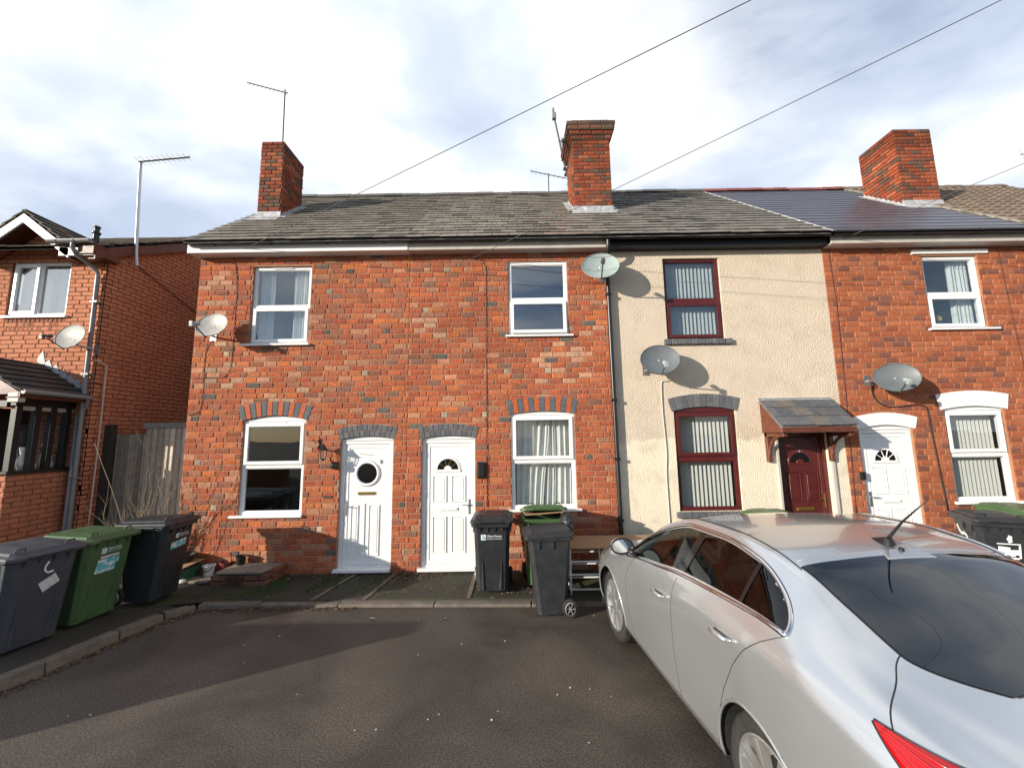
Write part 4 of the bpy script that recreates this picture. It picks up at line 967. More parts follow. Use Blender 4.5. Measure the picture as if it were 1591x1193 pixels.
# moss and leaf litter
moss = bpy.data.materials.new('moss'); M['moss'] = mat('moss', (.034, .052, .013), .95, nsc=30, namt=.5, bump=.8, bsc=120)
mb = MB()
for i in range(9000):
    f = random.random(); x = random.choice((random.uniform(-4.7, -2.6), random.uniform(-3.6, -2.7), random.uniform(-4.8, -1.5))); y = -.06 - .85 * abs(random.gauss(0, .38))
    if y < -.95 or noise.noise((x * 2.2, y * 3.0, 5)) < -.02: continue
    s_ = random.uniform(.005, .014); z = .072; a = random.uniform(0, 6.28)
    mb.add([(x + s_ * math.cos(a + t), y + s_ * math.sin(a + t), z) for t in (0, 2.1, 4.2)] + [(x, y, z + s_ * random.uniform(.5, 1.1))], [(0, 1, 3), (1, 2, 3), (2, 0, 3)])
tag(mb.build('moss', M['moss'], recalc=False), 'green moss creeping over the tarmac below the brick wall', 'moss', kind='stuff')
mb = MB()
lc = [(.09, .05, .025), (.14, .08, .04), (.06, .035, .02), (.20, .13, .07), (.05, .03, .02)]
for i in range(2200):
    u = random.random()
    if u < .45:
        k = random.uniform(3.0, 9.2); a, b = Vector(KL[int(k)]), Vector(KL[int(k) + 1]); p = a.lerp(b, k % 1); d = (b - a).normalized(); n = Vector((d.y, -d.x)); q = p + n * abs(random.gauss(0, .06)); x, y, z = q.x, q.y, .004
    elif u < .85: x = random.choice((random.gauss(-4.3, .35), random.gauss(-1.45, .25), random.gauss(-3.1, .5))); y = -.02 - abs(random.gauss(0, .16)); z = .088
    else: x = random.uniform(-4.0, 1.0); y = random.uniform(-.9, -.1); z = .07
    if y > -.01 : continue
    s_ = random.uniform(.008, .024); a = random.uniform(0, 6.28); c, s = math.cos(a), math.sin(a); w = s_ * random.uniform(.4, .8); t1, t2 = random.uniform(0, .012), random.uniform(0, .012)
    mb.add([(x - c * s_, y - s * s_, z + t1), (x + s * w, y - c * w, z), (x + c * s_, y + s * s_, z + t2), (x - s * w, y + c * w, z + .004)], [(0, 1, 2, 3)], 0, random.choice(lc))
tag(mb.build('leaf_litter', mat('leaf', (1, 1, 1), .9, tint=True), recalc=False), 'dead brown leaves and grit gathered along the kerb and wall', 'leaves', kind='stuff')
mb = MB()
for i in range(46):
    x, y = random.uniform(-3.8, 1.2), random.uniform(-5.0, -1.2); s_ = random.uniform(.003, .009)
    mb.add([(x + s_ * math.cos(t + i) * random.uniform(.6, 1.3), y + s_ * math.sin(t + i) * random.uniform(.6, 1.3), .003 + (.004 if t == 0 else 0)) for t in (0, 1.25, 2.5, 3.8, 5)], [(0, 1, 2, 3, 4)])
for x, y, s_ in ((-1.66, -1.33, .045), (-1.60, -1.36, .03), (-.86, -1.33, .03), (-.80, -1.36, .035), (-.84, -1.40, .02), (-.28, -.93, .04)):
    mb.add([(x + s_ * math.cos(t), y + s_ * .5 * math.sin(t), .006 + .05 * (y > -1) + .01 * (t > 3)) for t in (0, .9, 1.7, 2.7, 3.6, 4.4, 5.5)], [(0, 1, 2, 3, 4, 5, 6)])
tag(mb.build('litter_specks', M['sticker'], recalc=False), 'pale grit and paper scraps scattered on the dark tarmac', 'litter', kind='stuff')
# iron cover in the path beside the kerb at left of the frame is absent; nothing more on the road

# ------------------------------------------------------------ satellite dishes
def dish(name, label, wall_pt, ctr, nrm, mt, w=.29, h=.23, lnb_drop=.17, lnb_out=.36, roll=0, lnbm='dark_steel', arm_side=0):
    t = thing(name, label, 'satellite dish', wall_pt, group='satellite dishes on the house fronts')
    O = Vector(wall_pt); c = Vector(ctr) - O; n = Vector(nrm).normalized()
    u = Vector((0, 0, 1)).cross(n).normalized(); v = n.cross(u)
    if roll: q = Matrix.Rotation(R(roll), 3, n); u = q @ u; v = q @ v
    mb = MB(); rings = 9; seg = 40; vs = []
    for side in (0, 1):
        for i in range(rings + 1):
            f = i / rings
            for k in range(seg):
                a = 2 * math.pi * k / seg; vs.append(c + u * (w * f * math.cos(a)) + v * (h * f * math.sin(a)) + n * (.062 * f * f - .062 - (.006 * side)))
    fs = []; S1 = (rings + 1) * seg
    for sd_ in (0, 1):
        for i in range(rings):
            for k in range(seg): fs.append((sd_ * S1 + i * seg + k, sd_ * S1 + i * seg + (k + 1) % seg, sd_ * S1 + (i + 1) * seg + (k + 1) % seg, sd_ * S1 + (i + 1) * seg + k))
    for k in range(seg): fs.append((rings * seg + k, rings * seg + (k + 1) % seg, S1 + rings * seg + (k + 1) % seg, S1 + rings * seg + k))
    mb.add(vs, fs); rim = [c + u * (w * math.cos(2 * math.pi * k / 40)) + v * (h * math.sin(2 * math.pi * k / 40)) for k in range(41)]
    mb.tube(rim, .006, 6, cap=False)
    for dx in (-.035, .035): mb.lathe([(.008, 0), (.006, .006), (0, .007)], c + u * dx - n * .058 - v * .03, n, 8)
    mb.build('reflector', mt, t, smooth=True, auto=60)
    bot = c - v * (h * .96); lb = c + n * lnb_out - v * lnb_drop
    mb = MB(); mb.tube([c - n * .07 - v * (h * .35), bot - n * .02 - v * .02, lb - v * .03], .010, 8); mb.build('feed_arm', M['dark_steel'], t)
    mb = MB(); bk = (c - lb).normalized(); mb.lathe([(.0, -.002), (.030, 0), (.030, .035), (.018, .05), (.018, .09), (.03, .095), (.03, .13), (.0, .135)], lb + bk * .05, -bk, 14); q = lb - bk * .06
    mb.box(q.x - .022, q.x + .022, q.y - .022, q.y + .022, q.z - .045, q.z + .03)
    mb.build('receiver', M[lnbm], t, smooth=True, auto=35)
    mb = MB(); b0 = c - n * .07
    mb.tube([(0, 0, -.02), (0, -.06, -.02), (b0.x, b0.y + .03, b0.z - .1), (b0.x, b0.y, b0.z + .02)], .016, 8)
    mb.box(-.05, .05, -.012, 0, -.09, .07); mb.build('bracket', M['galv'], t)
    return t
dish('satellite_dish', 'pale dusty satellite dish at the left corner of the end terrace', (-4.78, 0, 3.74), (-4.60, -.30, 3.83), (-.10, -.93, .32), M['dish_pale'], .265, .205, lnbm='dish_white', lnb_out=.22, lnb_drop=.13, roll=-8)
dish('satellite_dish', 'light grey satellite dish by the gutter above the downpipe', (1.50, 0, 4.62), (1.41, -.30, 4.69), (-.12, -.95, .27), M['dish_white'], .285, .235, lnb_out=.30)
dish('satellite_dish', 'dark grey satellite dish on the cream wall between its windows', (2.12, 0, 3.08), (2.25, -.29, 3.19), (-.14, -.95, .24), M['dish_grey'], .285, .235, lnbm='dish_white', lnb_out=.28, lnb_drop=.19)
dish('satellite_dish', 'dark satellite dish over the white painted door arch', (5.60, 0, 2.86), (5.82, -.27, 2.865), (-.42, -.88, .24), M['dish_grey'], .275, .225, lnbm='dish_white', lnb_out=.27, lnb_drop=.15)
dish('satellite_dish', 'beige satellite dish beside the downpipe of the detached house', (-7.05, .4, 3.64), (-7.21, .10, 3.79), (-.14, -.94, .26), M['dish_pale'], .29, .215, roll=-8, lnb_out=.24, lnb_drop=.13)
# ------------------------------------------------------------ aerials
def aerial(label, mast, boom, ne, el, mt, boomr=.012, mr=.014, tilt=(0, 0, 1), boom_flat=False, cat='aerial'):
    base = Vector(mast[0]); t = thing('television_aerial', label, cat, base, group='rooftop television aerials')
    L_ = lambda p: Vector(p) - base
    mb = MB(); mb.tube([L_(p) for p in mast], mr, 8); mb.build('mast', mt, t)
    a, b = L_(boom[0]), L_(boom[1]); mb = MB(); mb.tube([a, b], boomr, 6); d = (b - a).normalized(); e = Vector(tilt); e = (e - d * e.dot(d)).normalized()
    for i in range(ne):
        p = a.lerp(b, (i + .3) / ne); l = el * (1.0 if i > 1 else 1.25); mb.tube([p - e * l, p + e * l], .0035, 5)
    mb.build('boom', mt, t); return t
aerial('tall thin aerial with comb boom on the leftmost chimney', [(-4.60, 1.18, 7.7), (-4.61, 1.18, 8.3), (-4.64, 1.2, 9.29)], [(-4.58, 1.2, 9.21), (-5.44, 1.2, 9.47)], 10, .055, M['dark_steel'])
aerial('bright metal aerial on a bracket at the detached house verge', [(-6.89, .75, 5.28), (-6.93, .75, 5.6), (-7.03, .75, 7.38)], [(-7.05, .73, 7.36), (-6.13, .78, 7.48)], 10, .12, M['galv'], boomr=.026, mr=.026, tilt=(.35, .9, .15))
mb = MB(); mb.box(-6.935, -6.86, .70, .80, 5.28, 5.31); mb.box(-6.935, -6.86, .70, .80, 5.50, 5.53)
aerial('small aerial behind the ridge beside the middle chimney', [(1.01, 3.2, 7.7), (1.01, 3.2, 8.72)], [(.55, 3.2, 8.80), (1.47, 3.2, 8.58)], 8, .06, M['dark_steel'])
t = thing('antenna_pole', 'leaning pole with a small box strapped to the middle chimney', 'aerial', (1.29, 1.93, 7.75))
mb = MB(); mb.tube([(0, 0, 0), (-.04, .02, .25), (-.27, .05, 1.70)], .021, 8); mb.build('mast', M['dark_steel'], t)
mb = MB(); mb.box(-.29, -.20, -.02, .07, 1.42, 1.58); mb.box(-.275, -.235, .01, .06, 1.60, 1.72); mb.build('antenna_box', M['grey_pipe'], t, bevel=.01)
mb = MB(); mb.box(-.06, .02, -.03, .03, .02, .06); mb.box(-.08, .02, -.03, .03, .16, .20); mb.build('bracket', M['dark_steel'], t)
aerial('aerial cut by the right edge over the pantile roof', [(10.95, 1.5, 6.4), (10.95, 1.5, 7.95)], [(10.80, 1.5, 7.80), (11.9, 1.5, 7.95)], 8, .09, M['galv'])
mb = MB(); random.seed(4)
for i in range(5):
    a = i * 1.256; mb.lathe([(0, 0), (.022, .004), (.014, .018), (0, .016)], (.028 * math.cos(a), .01 * math.sin(a), .028 * math.sin(a)), (math.cos(a) * .4, -1, math.sin(a) * .4), 8)
mb.tube([(0, .01, 0), (.01, .02, -.13)], .004, 5); o = mb.build('flower', mat('yellow_petal', (.75, .55, .02), .6), smooth=True); o.location = (7.02, .12, 3.88); tag(o, 'yellow flower on the sill inside the top right window', 'flower')
# weed on the chimney
mb = MB(); random.seed(5)
for i in range(26):
    a = random.uniform(2.0, 4.4); l = random.uniform(.05, .17); el_ = random.uniform(-.3, 1.1); d = Vector((math.cos(a) * math.cos(el_), math.sin(a) * .5, math.sin(el_))); p = Vector((0, 0, 0)) + d * .02; s_ = Vector((0, 0, 1)).cross(d).normalized() * .012
    mb.add([p, p + d * l * .5 + s_, p + d * l, p + d * l * .5 - s_], [(0, 1, 2, 3)])
o = mb.build('weed', mat('weed_leaf', (.10, .11, .07), .8), recalc=False); o.location = (1.19, 1.35, 8.13); tag(o, 'scruffy weed sprouting from the middle chimney corbel', 'weed')

# ------------------------------------------------------------ overhead wires and wall cables
def wire(label, a, b, r=.0045, sag=.10, mt=None, name='overhead_wire', grp='overhead telephone wires'):
    a, b = Vector(a), Vector(b); pts = []
    for i in range(41):
        f = i / 40; p = a.lerp(b, f); p.z -= sag * 4 * f * (1 - f); pts.append(p - a)
    mb = MB(); mb.tube(pts, r, 6); o = mb.build(name, mt or M['wire_grey'], smooth=True); o.location = a; return tag(o, label, 'wire', grp)
wire('overhead wire crossing the sky to the gutter of the end terrace', (-4.54, -.05, 5.08), (12.0, -8.3, 6.70), sag=.06)
wire('overhead wire passing left of the middle chimney to the brick wall', (-.627, -.04, 4.96), (12.0, -8.3, 7.12), sag=.06)
wire('overhead wire at right running over the pantile roof', (5.228, -.05, 5.10), (12.0, -8.3, 6.70), sag=.03)
t = thing('telegraph_pole', 'timber telegraph pole that holds the overhead wires', 'pole', (12.05, -8.35, 0))
mb = MB(); mb.lathe([(.13, 0), (.10, 7.3), (0, 7.35)], (0, 0, 0), n=14); mb.build('pole', mat('pole_wood', (.08, .05, .03), .9), t, smooth=True, auto=40); mb = MB(); mb.box(-.3, .3, -.05, .05, 6.95, 7.05); mb.build('crossarm', M['dark_steel'], t)
def cable(label, pts, mt, r=.0042, y=-.014, grp='cables clipped to the walls'):
    P = [Vector((p[0], p[2] if len(p) > 2 else y, p[1])) for p in pts]; Q = []
    for i in range(len(P) - 1):
        p0, p1, p2, p3 = P[max(i - 1, 0)], P[i], P[i + 1], P[min(i + 2, len(P) - 1)]
        for k in range(6):
            s_ = k / 6; Q.append(.5 * ((2 * p1) + (p2 - p0) * s_ + (2 * p0 - 5 * p1 + 4 * p2 - p3) * s_ ** 2 + (3 * p1 - p0 - 3 * p2 + p3) * s_ ** 3) if (p1 - p0).length < 1 and (p3 - p2).length < 1 and (p2 - p1).length < 1 else p1.lerp(p2, s_))
    Q.append(P[-1]); o0 = Q[0].copy(); mb = MB(); mb.tube([q - o0 for q in Q], r, 6); o = mb.build('cable', mt, smooth=True); o.location = o0
    return tag(o, label, 'cable', grp)
cable('thin black cable running down left of the top left window', [(-4.548, 5.07), (-4.47, 4.64), (-4.45, 3.9), (-4.452, 3.49), (-4.46, 3.27), (-4.51, 3.10), (-4.62, 3.05), (-5.037, 3.047)], M['cable_black'])
cable('dark cable dropping from the pale dish to the wall corner', [(-4.80, 3.70, -.04), (-4.88, 3.5), (-4.87, 3.0), (-4.873, 2.67), (-4.91, 2.51), (-5.06, 2.464)], M['cable_black'])
cable('long straight cable between the panelled white door and its window', [(-.63, 4.97), (-.46, 4.94), (-.40, 4.82), (-.401, 2.85), (-.402, 1.0)], M['cable_red'])
cable('cream cable looping from the grey dish down the cream wall', [(2.50, 2.97, -.05), (2.42, 2.90, -.03), (2.37, 2.89), (2.35, 2.80), (2.345, 2.40), (2.365, 1.81), (2.343, 1.42), (2.35, .6)], M['cable_white'], r=.007)
cable('thick black cable curving from the dish to the lower right window', [(5.62, 2.80, -.05), (5.655, 2.64), (5.73, 2.51), (5.913, 2.433), (6.368, 2.457), (6.475, 2.365), (6.484, 2.096), (6.56, .8)], M['cable_black'], r=.010)
cable('thin dark cable beside the cream and orange wall joint', [(5.228, 5.10), (5.262, 4.13), (5.235, 2.77), (5.16, .6)], M['cable_red'])
cable('thin cable at the far right of the orange wall', [(8.02, 4.98), (8.05, 4.1), (8.12, 2.6), (8.10, .9)], M['cable_red'])
cable('pale conduit bent round the corner of the detached house', [(-7.08, 3.44, .38), (-6.99, 3.43, .40), (-6.965, 3.36, .5), (-6.97, 2.2, .52), (-6.975, .6, .52)], M['cable_white'], r=.011)
cable('thin dark cable slanting down the shaded side wall', [(-7.03, 5.36, .9), (-7.03, 4.2, 4.6)], M['cable_black'], r=.008)

# ------------------------------------------------------------ small wall fittings
t = thing('wall_lantern', 'black wall lantern on a scroll bracket beside the round window door', 'lamp', (-2.985, 0, 1.95))
mb = MB(); mb.box(-.02, .02, -.012, 0, -.06, .13); mb.tube([(0, -.01, .0), (0, -.06, -.03), (.02, -.12, -.02), (.06, -.15, .03), (.10, -.15, .02)], .009, 8)
mb.tube([(-.005, -.02, .10), (-.05, -.05, .05), (-.09, -.05, .12), (-.10, -.04, .09)], .007, 6); mb.build('bracket', M['black_plastic'], t, smooth=True, auto=40)
mb = MB(); cx_, cy_ = .12, -.15; mb.lathe([(.0, .055), (.012, .05), (.012, .03), (.055, -.03), (.075, -.045), (.07, -.052), (0, -.052)], (cx_, cy_, 0), n=6); mb.lathe([(0, -.215), (.015, -.21), (.022, -.19), (.045, -.185), (.045, -.172), (0, -.172)], (cx_, cy_, 0), n=6)
for k in range(6):
    a = 2 * math.pi * k / 6; mb.tube([(cx_ + .055 * math.cos(a), cy_ + .055 * math.sin(a), -.05), (cx_ + .04 * math.cos(a), cy_ + .04 * math.sin(a), -.175)], .004, 5)
mb.build('lantern_cap', M['black_plastic'], t)
mb = MB(); mb.lathe([(.036, -.172), (.05, -.053)], (cx_, cy_, 0), n=6); mb.build('lantern_glass', M['glass'], t)
mb = MB(); mb.lathe([(0, 0), (.05, .0), (.06, .02), (.055, .06), (.03, .10), (0, .105)], (0, 0, 0), (0, -1, 0), 16); mb.tube([(0, -.05, .04), (-.04, -.09, .09), (-.03, -.10, .13)], .012, 6)
o = mb.build('security_sensor', M['black_plastic'], smooth=True, auto=40); o.location = (-2.74, 0, 1.66); tag(o, 'black round motion sensor on the brick below the lantern', 'sensor')
mb = MB(); mb.box(-.068, .068, -.035, 0, -.125, .125); mb.box(-.052, .052, -.055, -.035, -.10, .10); o = mb.build('key_safe', M['black_plastic'], bevel=.01, seg=2); o.location = (-.49, 0, 1.56); tag(o, 'glossy black key safe on the bricks right of the panelled door', 'key safe')
mb = MB(); mb.box(-.035, .035, -.04, 0, -.06, .06); o = mb.build('doorbell', M['black_plastic'], bevel=.008, seg=2); o.location = (5.335, -.0, 1.39); tag(o, 'small black doorbell left of the white arched door', 'doorbell')
mb = MB(); mb.box(-.07, .07, -.012, 0, -.022, .022, 0); o = mb.build('overflow_pipe', M['rust'], bevel=.004); mb = None; o.location = (-2.83, -.0, 1.19); tag(o, 'rusty metal stub in the brick left of the round window door', 'pipe stub')

# ------------------------------------------------------------ wheelie bins
def wheelie(mt, lid_open=0, h=.93, w=.53, d=.70):
    """body local frame: front towards -y, hinge towards +y, origin on the ground under the middle"""
    t = thing('wheelie_bin', '', 'wheelie bin')
    mb = MB(); bw, bd0, bd1 = w * .41, -.19, .19         # base half width, front, back
    tw, td0, td1 = w * .47, -.30, .27; cr = .045
    def ring(hw, y0, y1, z, c):
        return [(-hw + c, y0, z), (hw - c, y0, z), (hw, y0 + c, z), (hw, y1 - c, z), (hw - c, y1, z), (-hw + c, y1, z), (-hw, y1 - c, z), (-hw, y0 + c, z)]
    lv = [(0.0, .04), (.02, .045), (.16, .045), (.36, .045), (.6, .045), (.82, .045), (.88, .045), (1.0, .045)]
    vs = []; zt = h - .08
    for f, c in lv:
        s_ = f; hw = bw + (tw - bw) * s_; y0 = bd0 + (td0 - bd0) * s_; y1 = bd1 + (td1 - bd1) * (s_ ** .7)
        vs += ring(hw, y0, y1, .03 + (zt - .03) * f, c)
    fs = [tuple(range(7, -1, -1))]
    for i in range(len(lv) - 1):
        for k in range(8): fs.append((i * 8 + k, i * 8 + (k + 1) % 8, (i + 1) * 8 + (k + 1) % 8, (i + 1) * 8 + k))
    mb.add(vs, fs)
    # moulded wedge ribs low on the front, slots under the rim
    for sx in (-.55, .55):
        x = bw * sx; mb.add([(x - .035, bd0 - .003, .05), (x + .035, bd0 - .003, .05), (x, bd0 - .020, .05), (x * 1.1, bd0 - .11 * .53 - .012, .48)], [(0, 2, 3), (2, 1, 3), (0, 1, 2)])
    # rim
    rz = zt; lvr = [(0, .0), (.028, .012), (.028, .055), (.0, .06)]
    vs = []
    for o, z in [(0, 0), (.03, .004), (.034, .05), (.012, .055), (-.012, .055), (-.02, -.05)]: vs += ring(tw + o, td0 - o, td1 + o, rz + z, .045)
    mb.add(vs, [(i * 8 + k, i * 8 + (k + 1) % 8, (i + 1) * 8 + (k + 1) % 8, (i + 1) * 8 + k) for i in range(5) for k in range(8)])
    for sx in (-.62, -.2, .2, .62):      # small gussets under the rim
        x = tw * sx; mb.add([(x - .005, td0 + .006, rz - .07), (x + .005, td0 + .006, rz - .07), (x - .005, td0 - .026, rz + .004), (x + .005, td0 - .026, rz + .004), (x - .005, td0 + .01, rz), (x + .005, td0 + .01, rz)], [(0, 1, 3, 2), (0, 2, 4), (1, 5, 3)])
    for sy in (-.17, .02):
        for sg in (-1, 1):
            x = sg * tw; mb.box(min(x, x + sg * .018), max(x, x + sg * .018), sy - .014, sy + .014, rz - .085, rz + .004)
    mb.box(-tw * .8, tw * .8, td1 - .01, td1 + .03, .08, .12)
    mb.build('body', mt, t, bevel=.006, seg=2)
    # wheels and axle
    mb = MB(); mb.tube([(-w * .46, .235, .10), (w * .46, .235, .10)], .011, 8); mb.build('axle', M['dark_steel'], t)
    for sg in (-1, 1):
        mb = MB(); x = sg * w * .455; mb.lathe([(.0, -.010), (.07, -.012), (.078, -.026), (.098, -.024), (.102, -.012), (.102, .012), (.098, .024), (.078, .026), (.07, .012), (0, .010)], (x, .235, .103), (1, 0, 0), 28); wh = mb.build('wheel', M['rubber'], t, smooth=True, auto=35)
        mb = MB()
        mb.lathe([(.072, -.03 * sg), (.064, -.0275 * sg + .012 * sg)], (x + .055 * sg, .235, .103), (1, 0, 0), 24, cap=False)
        for k in range(6):
            a = k * math.pi / 3; mb.tube([(x + .022 * sg, .235 + .018 * math.cos(a), .103 + .018 * math.sin(a)), (x + .024 * sg, .235 + .066 * math.cos(a), .103 + .066 * math.sin(a))], .006, 5)
        mb.lathe([(0, 0), (.018, 0), (.018, .012), (0, .012)], (x + .018 * sg, .235, .103), (sg, 0, 0), 14); mb.lathe([(.066, 0), (.074, 0), (.074, .006), (.066, .006), (.066, 0)], (x + .02 * sg, .235, .103), (sg, 0, 0), 24, cap=False)
        mb.build('hub', M['grey_pipe'], wh)
    # lid, hinged at the back
    hz, hy = rz + .085, td1 + .045
    ld = bpy.data.objects.new('lid', None)
    mb = MB(); lw = tw + .042; y0, y1 = td0 - .06 - hy, .0
    prof = [(0, -.035, .0), (0, -.006, .0), (.012, .004, .0), (.045, .012, 0), (.060, .032, 0), (.16, .044, 0), (.20, .048, 0)]
    vs = []
    for ins, z, _ in prof:
        for (x, y, z2) in ring(lw - ins, y0 + ins * 1.15, y1 - ins * .8, z, max(.035 - ins * .1, .012)):
            vs.append((x, y, z2 - .03 * ((y1 - y) / (y1 - y0)) ** 1.2))
    n = len(prof); fs = [(i * 8 + k, i * 8 + (k + 1) % 8, (i + 1) * 8 + (k + 1) % 8, (i + 1) * 8 + k) for i in range(n - 1) for k in range(8)] + [tuple((n - 1) * 8 + k for k in range(8))]
    fs.append(tuple(range(7, -1, -1))); mb.add(vs, fs)
    mb.hexa([(-lw * .55, y0 - .014, -.055), (lw * .55, y0 - .014, -.055), (-lw * .55, y0 + .02, -.055), (lw * .55, y0 + .02, -.055), (-lw * .55, y0 - .022, -.038), (lw * .55, y0 - .022, -.038), (-lw * .55, y0 + .02, -.03), (lw * .55, y0 + .02, -.03)])
    mb.tube([(-tw, .0, -.015), (tw, .0, -.015)], .014, 8)
    lid = mb.build('lid', mt, t, bevel=.005, seg=2); lid.location = (0, hy, hz); lid.rotation_euler = (R(-lid_open), 0, 0)
    mb = MB(); mb.tube([(-.10, y1 - .03, .0), (-.10, y1 + .03, .012), (.10, y1 + .03, .012), (.10, y1 - .03, .0)], .012, 8);
    mb.build('handle', mt, lid, smooth=True, auto=50)
    for sx in (-.6, .6):
        mb = MB(); mb.tube([(lw * sx - .04, y0 + .10, .0), (lw * sx - .03, y0 + .085, .032), (lw * sx + .03, y0 + .085, .032), (lw * sx + .04, y0 + .10, .0)], .009, 6); mb.build('grip', mt, lid, smooth=True, auto=50)
    bpy.data.objects.remove(ld); return t
GRP = 'wheelie bins outside the houses'
def put(t, x, y, z, deg, label, s=1.0, tilt=0):
    t.location = (x, y, z); t.rotation_euler = (R(tilt), 0, R(deg)); t.scale = (s, s, s) if tuple(t.scale) == (1, 1, 1) or s != 1 else t.scale; t['label'] = label; t['group'] = GRP; return t
def clone(src, *a, **k): return put(copy_tree(src), *a, **k)
binB = wheelie(M['bin_dark'], 3, w=.50); put(binB, -.29, -.60, .055, 0, 'black wheelie bin with white council lettering by the panelled door')
binF = wheelie(M['bin_dark'], 0, w=.56); binL = binB
binF.scale = (.9, .86, 1)
put(binF, .42, -1.16, .0, -88, 'grey black wheelie bin standing forward on the road edge')
binG = wheelie(M['bin_green'], 13, w=.56); put(binG, .40, -.42, .06, 2, 'green wheelie bin propped open by cardboard under the window', s=1.0)
L1 = wheelie(M['bin_blue'], 0, w=.58); put(L1, -4.94, -2.05, .10, 80, 'large grey wheelie bin with white sticker, second from the left edge')
L2 = clone(binG, -4.90, -1.47, .10, 86, 'green wheelie bin with blue and white stickers on its front')
L3 = clone(binB, -4.62, -.89, .10, 90, 'dark wheelie bin with blue sticker nearest the end terrace wall', s=1.02)
L0 = clone(binG, -5.60, -2.16, .10, 76, 'green wheelie bin cut off by the left edge', s=1.0)
for o in (L2, L0):
    for ch in o.children:
        if ch.name.startswith('lid'): ch.rotation_euler = (0, 0, 0)
R1 = clone(binL, 6.02, -1.0, .04, -27, 'dark wheelie bin with white painted scrawl at the right', s=1.0)
R2 = clone(binG, 6.95, -.56, .05, -4, 'green wheelie bin below the lower right window', s=1.0)
R3 = clone(binG, 3.50, -.72, .04, 4, 'green wheelie bin whose lid shows over the car roof', s=1.0)
for o in (R2, R3):
    for ch in o.children:
        if ch.name.startswith('lid'): ch.rotation_euler = (0, 0, 0)
# printed badges and stickers: thin decals lying on the front of the body
def front_y(z, h=.93): # front face of the body at height z
    return -.19 + (-.30 + .19) * ((z - .03) / (h - .11)) - .004
def decal(parent, x0, x1, z0, z1, mt, name='sticker', skew=0, face='front', w=.53):
    mb = MB(); off = .003
    if face == 'front':
        q = [(x0, front_y(z0) - off, z0), (x1, front_y(z0) - off, z0 + skew), (x1, front_y(z1) - off, z1 + skew), (x0, front_y(z1) - off, z1)]
    mb.add(q + [(a, b + .002, c) for a, b, c in q], [(0, 1, 2, 3), (0, 4, 5, 1), (2, 6, 7, 3)]); return mb.build(name, mt, parent)
def text_on(parent, s, x, z, size, mt, name='lettering', bold=.0):
    c = bpy.data.curves.new(name, 'FONT'); c.body = s; c.size = size; c.extrude = .0008; c.offset = bold; c.materials.append(mt)
    o = bpy.data.objects.new(name, c); COL.objects.link(o)
    dg = bpy.context.evaluated_depsgraph_get(); me = bpy.data.meshes.new_from_object(o.evaluated_get(dg)); bpy.data.objects.remove(o)
    o = bpy.data.objects.new(name, me); COL.objects.link(o); o.parent = parent
    sl = math.atan(.11 / .82); o.location = (x, front_y(z) - .004, z); o.rotation_euler = (R(90) + sl, 0, 0); return o
def badge(b, z=.70, x=-.14, k=1.0):
    o = decal(b, x, x + .065 * k, z - .012, z + .058 * k, M['stencil'], 'badge')
    mb = MB(); cx = x + .0325 * k; cz = z + .022 * k; yy = front_y(cz) - .007
    for i in range(3):
        a = math.pi / 2 + i * 2.094; mb.lathe([(.010 * k, 0), (.010 * k, .001), (0, .001)], (cx + .014 * k * math.cos(a), yy, cz + .014 * k * math.sin(a)), (0, -1, 0), 10)
    mb.build('badge_mark', M['sticker_blue'], o)
    text_on(b, 'Wyre Forest', x + .078 * k, z + .028 * k, .036 * k, M['stencil'], bold=.0006); text_on(b, 'District Council', x + .078 * k, z - .004, .030 * k, M['stencil'])
badge(binB)
badge(L2, .74, -.10, .8); decal(L2, -.10, .10, .675, .70, M['sticker']); decal(L2, -.12, .11, .60, .665, M['sticker_blue']); decal(L2, -.13, .08, .52, .60, M['sticker_blue']); 
badge(L3, .74, -.06, .7); decal(L3, -.11, .12, .60, .68, M['sticker_blue'], skew=.02)
mb = MB(); q = [(-.05, .66), (.07, .73), (.12, .64), (.0, .565)]; mb.add([(x + .02, front_y(z - .06) - .004, z - .06) for x, z in q], [(0, 1, 2, 3)]); mb.build('sticker', M['sticker'], L1)
random.seed(77)
def scrawl(b, pts, r=.012, name='painted_mark', mt=None):
    mb = MB()
    for (xa, za), (xb, zb) in zip(pts[:-1], pts[1:]):
        d = Vector((xb - xa, zb - za)); n = Vector((-d.y, d.x)).normalized() * r * random.uniform(.7, 1.2)
        mb.add([(xa - n.x, front_y(za) - .004, za - n.y), (xb - n.x, front_y(zb) - .004, zb - n.y), (xb + n.x, front_y(zb) - .004, zb + n.y), (xa + n.x, front_y(za) - .004, za + n.y)], [(0, 1, 2, 3)])
    return mb.build(name, mt or M['stencil'], b)
scrawl(L1, [(.02, .80), (.00, .76), (.0, .72), (.03, .69), (.07, .70)], .008)
scrawl(R1, [(-.08, .66), (.12, .665)], .007); scrawl(R1, [(.02, .76), (.05, .74), (.01, .72), (.05, .70), (.02, .68)], .012)
scrawl(R1, [(-.07, .60), (.03, .59)], .030); scrawl(R1, [(.0, .56), (.11, .57)], .030); scrawl(R1, [(.11, .65), (.11, .50)], .008); scrawl(R1, [(-.06, .50), (.10, .495)], .014); scrawl(R1, [(-.03, .55), (.02, .53), (.07, .53)], .014)
